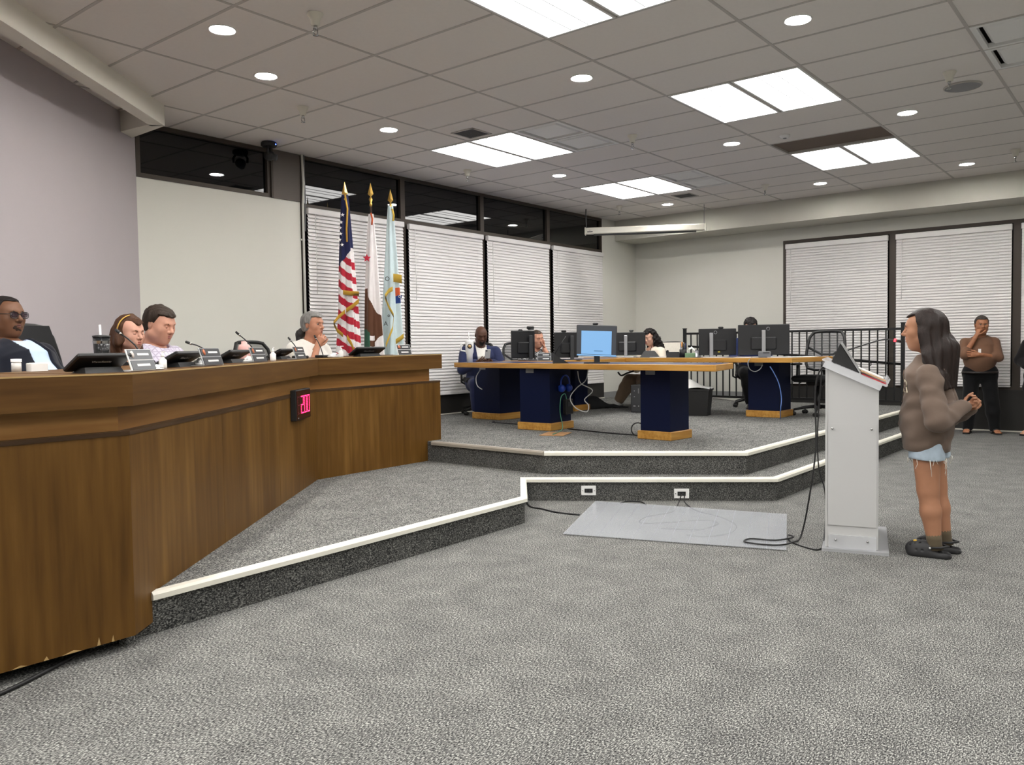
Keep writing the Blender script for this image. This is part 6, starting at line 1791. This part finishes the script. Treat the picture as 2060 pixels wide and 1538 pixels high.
# the lit blue screen, facing the room
sc_p = at_d(1200, 722, 8.55); 
bt = thing('lit_monitor', 'monitor with a bright light-blue screen facing the room on the front table', 'monitor', (sc_p[0], sc_p[1], ZT), DR(-63))
M['bluescr'] = mat('light_blue_display', (40, 60, 80), .3, emit=(140, 190, 238), estr=.72)
M['greyscr'] = mat('dark_grey_display', (70, 72, 76), .3, emit=(70, 72, 76), estr=.25)
tl = rotm(.16, .045, 0)
MB().box((0, .02, .235), (.42, .03, .325), tl, bev=.006).build('case', M['dkgrey'], bt)
MB().box((0, .0035, .237), (.408, .003, .300), tl).build('desktop_area', M['greyscr'], bt)
sc1 = MB().box((.0, .0005, .215), (.315, .003, .245), tl).build('display', M['bluescr'], bt)
MB().lathe([(.055, 0), (.058, 0), (.058, .001), (.055, .001)], 40, (0, -.0015, .225), tl@rotm(math.pi/2, 0, 0), cap=False).build('dial_circle', mat('display_line', (60, 100, 140), .5), sc1)
MB().box((0, -.0018, .225), (.012, .001, .010), tl).build('dial_centre', mat('display_line', (60, 100, 140), .5), sc1)
MB().box((.02, -.0005, .128), (.09, .001, .006), tl).build('caption_line', mat('display_line', (60, 100, 140), .5), sc1)
MB().box((.0, .0, .083), (.41, .003, .014), tl).build('taskbar', M['bluescr'], bt)
for k_, (dx, w_) in enumerate(((-.135, .02), (-.09, .05), (-.045, .016), (.0, .02), (.045, .02), (.09, .02))):
    MB().box((dx, .006, .362), (w_, .001, .012 if k_ != 1 else .022), tl).build('menu_item', M['bluescr'] if k_ in (1, 2) else M['grey'], bt)
MB().box((0, .05, .05), (.06, .03, .12), bev=.005).build('stand_post', M['black'], bt)
MB().box((0, .03, .006), (.26, .17, .012), bev=.004).build('stand_base', M['black'], bt)
# tumbler with handle
p = at_d(945, 728, 10.05)
t = thing('handled_tumbler', 'tall white tumbler with handle, straw and round logo on the front table end', 'cup', (p[0], p[1], ZT), DR(-45))
MB().lathe([(.001, 0), (.036, 0), (.038, .10), (.050, .13), (.052, .255), (.050, .26)], 24, cap=False).build('cup', M['white'], t)
MB().lathe([(.053, .255), (.053, .272), (.001, .276)], 24, cap=False).build('lid', M['white'], t)
MB().tube([(-.05, 0, .235), (-.10, 0, .23), (-.105, 0, .15), (-.048, 0, .14)], .011, 8).build('handle', M['white'], t)
MB().tube([(0, 0, .25), (-.01, 0, .37)], .007, 8).build('straw', M['white'], t)
MB().lathe([(.001, 0), (.030, 0), (.030, .003), (.001, .003)], 20, (0, -.0515, .20), rotm(math.pi/2, 0, 0), cap=False).build('logo_disc', mat('logo_dark', (52, 46, 44), .5), t)
MB().lathe([(.001, 0), (.017, 0), (.017, .002), (.001, .002)], 16, (0, -.055, .20), rotm(math.pi/2, 0, 0), cap=False).build('logo_centre', mat('logo_tan', (206, 170, 110), .5, var=.4, scale=80), t)
# phone held by the bald man
ph = at_d(981, 711.5, 10.83)
t = thing('mobile_phone', 'white-backed mobile phone held in both hands of the bald person', 'phone', ph, R5+math.pi/2, rot=(-.55, 0, R5-math.pi/2))
MB().box((0, 0, 0), (.072, .009, .14), bev=.004).build('body', M['white'], t); MB().box((.018, .0052, .05), (.024, .002, .026), bev=.001).build('camera_bump', M['grey'], t); MB().box((0, -.0052, 0), (.066, .001, .132)).build('screen', M['glass'], t)
# desk clutter
def on_table(px, dep, z): 
    p_ = at_d(px, 715, dep); return (p_[0], p_[1], z)
t = thing('desk_phone', 'black speakerphone wedge in front of the person in cream', 'phone', on_table(1307, 11.55, ZR), DR(-68))
MB().add([(-.13, -.09, 0), (.13, -.09, 0), (.13, .10, 0), (-.13, .10, 0), (-.07, -.02, .095), (.07, -.02, .095), (.10, .08, .045), (-.10, .08, .045)], [(3, 2, 1, 0), (4, 5, 6, 7), (0, 1, 5, 4), (1, 2, 6, 5), (2, 3, 7, 6), (3, 0, 4, 7)]).build('body', M['black'], t)
MB().box((0, .03, .078), (.10, .05, .004), rotm(-.45, 0, 0)).build('keypad', M['dkgrey'], t)
MB().tube([(0, .02, .08), (.03, .0, .16), (.075, -.01, .235)], .004, 6).build('microphone_neck', M['black'], t)
t = thing('desk_phone', 'small black desk phone with handset left of the scissors cup', 'phone', on_table(1354, 11.2, ZR), DR(-60))
MB().add([(-.09, -.08, 0), (.09, -.08, 0), (.09, .08, 0), (-.09, .08, 0), (-.08, -.07, .075), (.08, -.07, .075), (.085, .07, .02), (-.085, .07, .02)], [(3, 2, 1, 0), (4, 5, 6, 7), (0, 1, 5, 4), (1, 2, 6, 5), (2, 3, 7, 6), (3, 0, 4, 7)]).build('body', M['black'], t)
MB().tube([(-.075, -.06, .085), (-.075, 0, .085), (-.075, .06, .045)], .018, 8).build('handset', M['black'], t); MB().box((.03, -.02, .064), (.06, .04, .003), rotm(-.34, 0, 0)).build('display', M['grey'], t)
t = thing('pen_cup', 'black pen cup holding pens on the rear table', 'cup', on_table(1374, 11.1, ZR), 0)
MB().lathe([(.001, 0), (.045, 0), (.048, .11), (.044, .11), (.042, .01)], 18, cap=False).build('cup', M['black'], t)
for k_ in range(6):
    a_ = k_*1.1; MB().tube([(.02*math.cos(a_), .02*math.sin(a_), .02), (.035*math.cos(a_), .035*math.sin(a_), .17+.012*(k_ % 3))], .0045, 6).build('pen', [M['black'], M['dkgrey'], mat('pen_blue', (40, 60, 120), .4)][k_ % 3], t)
t = thing('scissors', 'orange-handled scissors standing in the black pen cup', 'scissors', on_table(1372, 11.09, ZR+.03), DR(25))
M['orange'] = mat('orange_plastic', (206, 132, 50), .4)
MB().tube([(0, 0, 0), (0, 0, .10)], .006, 6).build('blades', M['silver'], t)
for s_ in (-1, 1): MB().tube([(s_*.022+.020*math.cos(a_), 0, .145+.032*math.sin(a_)) for a_ in np.linspace(0, 2*math.pi, 14)], .008, 8).build('handle_loop', M['orange'], t)
t = thing('tissue_box', 'green and white tissue box with a tissue sticking out', 'tissue box', on_table(1391, 11.0, ZR), DR(-70))
MB().box((0, 0, .03), (.16, .12, .06), bev=.004).build('box', mat('green_print', (126, 156, 118), .7, var=.3, scale=60), t)
g = [[(x*.055, y*.03, .06+.085*(1-abs(x)**1.5*.7)*(1-.3*abs(y))+.008*math.sin(8*x+6*y)) for y in np.linspace(-1, 1, 6)] for x in np.linspace(-1, 1, 9)]
MB().grid(g).build('tissue', M['white'], t)
t = thing('small_tablet', 'small tablet propped up between tissue box and monitor', 'tablet', on_table(1404, 10.85, ZR), DR(-60), rot=(-.5, 0, DR(-60)))
MB().box((0, 0, .055), (.07, .010, .11), bev=.003).build('body', M['dkgrey'], t); MB().box((0, -.0055, .055), (.06, .001, .095)).build('screen', M['silver'], t)
t = thing('label_printer', 'small grey label printer under the widest dark monitor', 'printer', on_table(1538, 10.08, ZR), DR(-68))
MB().box((0, 0, .037), (.15, .10, .074), bev=.008).build('body', M['grey'], t); MB().box((.02, -.051, .058), (.075, .003, .010)).build('slot', M['black'], t); MB().box((0, 0, .075), (.12, .07, .004)).build('lid', M['grey'], t)
def paper(label, px, dep, z, rz_, w=.216, h=.279):
    t = thing('paper_sheets', label, 'papers', on_table(px, dep, z), rz_, 'loose papers on the rear table')
    MB().box((0, 0, .002), (w, h, .003)).build('sheet', M['white'], t); MB().box((.01, .012, .0048), (w, h, .0025), rotm(0, 0, .12)).build('sheet', M['white'], t)
paper('white papers in front of the person in cream', 1330, 11.45, ZR, .3); paper('white papers beneath the round-badged monitor', 1440, 10.7, ZR, .1); paper('white papers left of the grey label printer', 1502, 10.3, ZR, .4); paper('white papers right of the grey label printer', 1570, 10.05, ZR, .2); paper('white papers at the right end of the rear table', 1620, 10.15, ZR, .1)
t = thing('printed_mug', 'white mug with faint print among the table clutter', 'mug', on_table(1088, 10.5, ZR-.006), 0)
MB().lathe([(.001, 0), (.042, 0), (.044, .10), (.040, .10), (.038, .01)], 18, cap=False).build('mug', mat('printed_white', (224, 226, 224), .4, var=.18, scale=50), t); MB().tube([(.043, 0, .08), (.07, 0, .07), (.068, 0, .035), (.043, 0, .025)], .006, 6).build('handle', M['white'], t)
t = thing('name_plate', 'black and white name plate on the table before the cheek-on-hand person', 'name plate', on_table(1095, 10.25, ZR-.006), DR(-55), 'name plates on the dais')
MB().box((0, .012, .05), (.17, .006, .10), rotm(-.3, 0, 0)).build('holder', M['silver'], t)
for zz in (.025, -.025): MB().box(np.array([0, .006, .05])+rotm(-.3, 0, 0)@np.array([0, 0, zz]), (.16, .004, .042), rotm(-.3, 0, 0)).box(np.array([0, .002, .05])+rotm(-.3, 0, 0)@np.array([0.02, 0, zz]), (.08, .004, .010), rotm(-.3, 0, 0), m=1).build('plate', [M['plate_blk'], M['white']], t)
t = thing('desk_basket', 'small black open basket beside the printed mug', 'basket', on_table(1108, 10.4, ZR-.006), DR(-50))
for a0, a1, c0, c1 in ((-.06, .06, -.045, -.041), (-.06, .06, .041, .045), (-.06, -.056, -.045, .045), (.056, .06, -.045, .045)): MB().bx(a0, a1, c0, c1, 0, .10).build('side', M['black'], t)
MB().bx(-.06, .06, -.045, .045, 0, .004).build('bottom', M['black'], t)
t = thing('conference_phone', 'black triangular conference microphone base with a thin boom on the front table', 'microphone', on_table(1118, 8.75, ZT), DR(-50))
MB().add([(-.03, -.03, 0), (.14, -.03, 0), (-.03, .03, 0), (.14, .03, 0), (-.03, -.03, .10), (-.03, .03, .10)], [(0, 1, 4), (2, 5, 3), (0, 4, 5, 2), (1, 3, 5, 4), (0, 2, 3, 1)]).build('base', M['black'], t)
MB().tube([(-.01, 0, .10), (.05, -.02, .20), (.11, -.03, .29)], .004, 6).build('boom', M['black'], t)
# chair mesh backs behind the seated staff
q = at_d(925, 700, 11.75); office_chair('black mesh chair of the bald bearded person', (J5l[0]+.05, J5l[1]+.02, Z2), R5, 1.0, arms=True)
q = at_d(1050, 700, 12.0); office_chair('black mesh chair of the cheek-on-hand person', (q[0]-.02, q[1]-.10, Z2), DR(-115), 1.0)
q = at_d(1318, 700, 12.95); office_chair('chair with a cream coat over its back behind the person in cream', (q[0], q[1]-.12, Z2), DR(180), .98, False, seatm=fabric('cream_coat', (226, 220, 208)))
q = at_d(1515, 700, 12.0); office_chair('black mesh chair of the dark-haired person behind the monitors', (q[0]+.1, q[1]+.05, Z2), DR(-157), .98)
# floor-standing things on the stage
p = at_z(1398, 836, Z2); t = thing('trash_bin', 'black trash bin with a white bag liner behind the front table', 'bin', (p[0]+.10, p[1]+.03, Z2), DR(15))
MB().add([(x*.15*k_, y*.19*k_, z) for k_, z in ((.85, 0), (1.0, .34)) for x, y in ((-1, -1), (1, -1), (1, 1), (-1, 1))], [(3, 2, 1, 0), (0, 1, 5, 4), (1, 2, 6, 5), (2, 3, 7, 6), (3, 0, 4, 7)]).build('bin', M['black'], t)
MB().bx(-.16, .16, -.20, .20, .33, .35).build('rim', M['black'], t)
g = [[(-.155+.31*u_, -.2+.4*v_, .352+.11*math.sin(math.pi*u_)*math.exp(-3*(v_-.75)**2*3)+.02*math.sin(9*u_+4*v_)) for u_ in np.linspace(0, 1, 9)] for v_ in np.linspace(0, 1, 11)]
MB().grid(g).build('bag_liner', mat('white_bag_film', (232, 232, 228), .5), t)
p = at_z(1266, 796, Z2); t = thing('air_purifier', 'white boxy air purifier in the far corner under the tables', 'appliance', (p[0]-.1, p[1]-.25, Z2), DR(20))
MB().box((0, 0, .25), (.28, .32, .46), bev=.03).build('body', M['white'], t); MB().box((0, 0, .01), (.24, .28, .02)).build('foot', M['grey'], t); MB().lathe([(.001, 0), (.055, 0), (.055, .004), (.001, .004)], 20, (-.142, -.06, .30), rotm(0, -math.pi/2, 0), cap=False).build('dial', M['black'], t)
p = at_z(1268, 829, Z2); t = thing('computer_tower', 'black computer tower on the floor behind the front pedestal', 'computer', (p[0]+.22, p[1]-.05, Z2), DR(12))
MB().box((0, 0, .19), (.42, .17, .38), bev=.006).build('case', M['black'], t); MB().box((-.212, 0, .19), (.004, .15, .36)).build('front_panel', M['dkgrey'], t)
for yy, zz, s_ in ((.03, .09, .03), (-.03, .09, .012), (.03, .22, .014), (.03, .30, .014)): MB().box((-.216, yy, zz), (.004, s_, .014)).build('port', M['silver'], t)
MB().box((-.216, -.03, .30), (.004, .014, .07)).build('drive_slot', M['grey'], t)
p = at_z(1195, 822, Z2); t = thing('floor_bag', 'collapsed black cloth bag on the floor behind the tables', 'bag', (p[0]+.1, p[1], Z2), DR(-52))
f = Field((-.4, -.2, -.01), (.5, .2, .3), .014); f.ell((-.12, 0, .07), (.2, .14, .12)).cone((.0, 0, .05), (.38, .02, .02), .06, .02, .06); f.clip((0, 0, -1), 0); f.wrinkle(.010, 26, 4); V, Q = f.mesh()
link_mesh('fabric', np_mesh('fabric', [(V, Q)], M['chairfab']), t); MB().tube([(.3, .03, .02), (.4, .05, .012), (.46, .02, .012)], .012, 6).build('strap', M['chairfab'], t)
p = at_z(1118, 873, Z2); o = tag(MB().box((0, 0, .004), (.34, .26, .008), bev=.002).build('floor_plate', mat('tan_board', (168, 126, 84), .6, var=.1), None, (p[0], p[1], Z2), (0, 0, DR(20))), 'thin tan board lying on the stage carpet beside a pedestal', 'board')
# things hung on the near pedestal
hx, hy, hr, hs_, _ = PB
def ped_side(u_, z_):      # right-hand face of the pedestal (its -y side)
    c, s = math.cos(hr), math.sin(hr); x, y = u_, -hs_/2-.012
    return np.array([hx+x*c-y*s, hy+x*s+y*c, z_])
q = ped_side(.10, Z2+.25); t = thing('power_brick', 'black power box fixed low on the middle pedestal', 'power supply', q, hr)
MB().box((0, -.02, 0), (.14, .05, .17), bev=.006).build('case', M['black'], t); MB().box((0, -.047, .03), (.08, .003, .05)).build('label', M['dkgrey'], t)
q = ped_side(.05, Z2+.52); t = thing('hung_headphones', 'blue headphones hanging on the middle pedestal', 'headphones', q, hr)
BLU = mat('royal_blue_plastic', (26, 62, 160), .4)
MB().tube([(.085*math.cos(a_), -.02, .085*math.sin(a_)) for a_ in np.linspace(-.6, math.pi+.6, 18)], .009, 8).build('headband', BLU, t)
for s_ in (-1, 1): MB().lathe([(.001, -.018), (.04, -.018), (.045, 0), (.04, .018), (.001, .018)], 18, (s_*.07, -.02, -.06), rotm(0, math.pi/2, 0), cap=False).build('ear_cup', BLU, t)
cable('thin green cable looping down the middle pedestal to the floor board', [ped_side(.06, Z2+.33)+[0, -.03, 0], ped_side(.0, Z2+.40)+[0, -.05, 0], ped_side(-.08, Z2+.36)+[0, -.05, 0], ped_side(-.10, Z2+.20)+[0, -.05, 0], ped_side(-.10, Z2+.02)+[0, -.08, 0], at_z(1112, 873, Z2+.02)], .005, mat('green_cable', (86, 156, 128), .5))
cable('white cable hanging in loops beneath the front table', [at_d(1183, 742, 9.2), at_d(1178, 765, 9.2), at_d(1160, 780, 9.2), at_d(1147, 800, 9.2), at_d(1158, 820, 9.2), at_d(1180, 828, 9.2), at_d(1184, 815, 9.25), at_d(1176, 803, 9.3), at_d(1192, 785, 9.3), at_d(1168, 770, 9.3), at_d(1162, 746, 9.3)], .006, M['white'])
cable('pale cable looping from the left table end to its pedestal', [at_d(967, 742, 10.2), at_d(958, 758, 10.2), at_d(960, 775, 10.2), at_d(970, 783, 10.2)], .006, M['white'])
def pd_pt(px, py): 
    q_ = at_y(px, py, PD[1]-PD[4]/2-.012); return q_
cable('blue network cable running down the right pedestal', [at_d(1549, 737, 9.75), at_d(1557, 750, 9.75), at_d(1567, 772, 9.75), at_d(1572, 800, 9.75), at_d(1570, 825, 9.75), at_z(1570, 842, Z2+.006)], .006, mat('blue_cable', (92, 124, 190), .5))
cable('grey cable drooping from the widest dark monitor over the table edge', [at_d(1512, 718, 10.1), at_d(1505, 728, 9.9), at_d(1508, 742, 9.9), at_d(1520, 747, 9.9), at_d(1532, 738, 9.9), at_d(1534, 720, 10.05)], .006, M['grey'])
cable('black cable lying across the stage between the pedestals', [at_z(995, 847, Z2+.006), at_z(992, 849, Z2+.006), at_z(1030, 852, Z2+.006), at_z(1062, 854, Z2+.006)], .007, M['black'])
cable('black cable running along the stage to the front pedestal', [at_z(1142, 862, Z2+.006), at_z(1180, 866, Z2+.006), at_z(1240, 872, Z2+.006), at_z(1270, 874, Z2+.006), at_z(1292, 876, Z2+.006)], .008, M['black'])
pts = [at_d(1283+13*math.cos(a_), 863+13*math.sin(a_), 8.2) for a_ in np.linspace(0, 4*math.pi, 26)]
cable('coiled black cable leaning against the front pedestal', [p_+[0, 0, .0] for p_ in pts]+[at_d(1290, 850, 8.2), at_d(1292, 842, 8.2)], .006, M['black'])
cable('black cable bundle dangling below the front table', [at_d(1243, 748, 8.6), at_d(1250, 755, 8.6), at_d(1262, 750, 8.6), at_d(1275, 746, 8.6)], .010, M['black'])
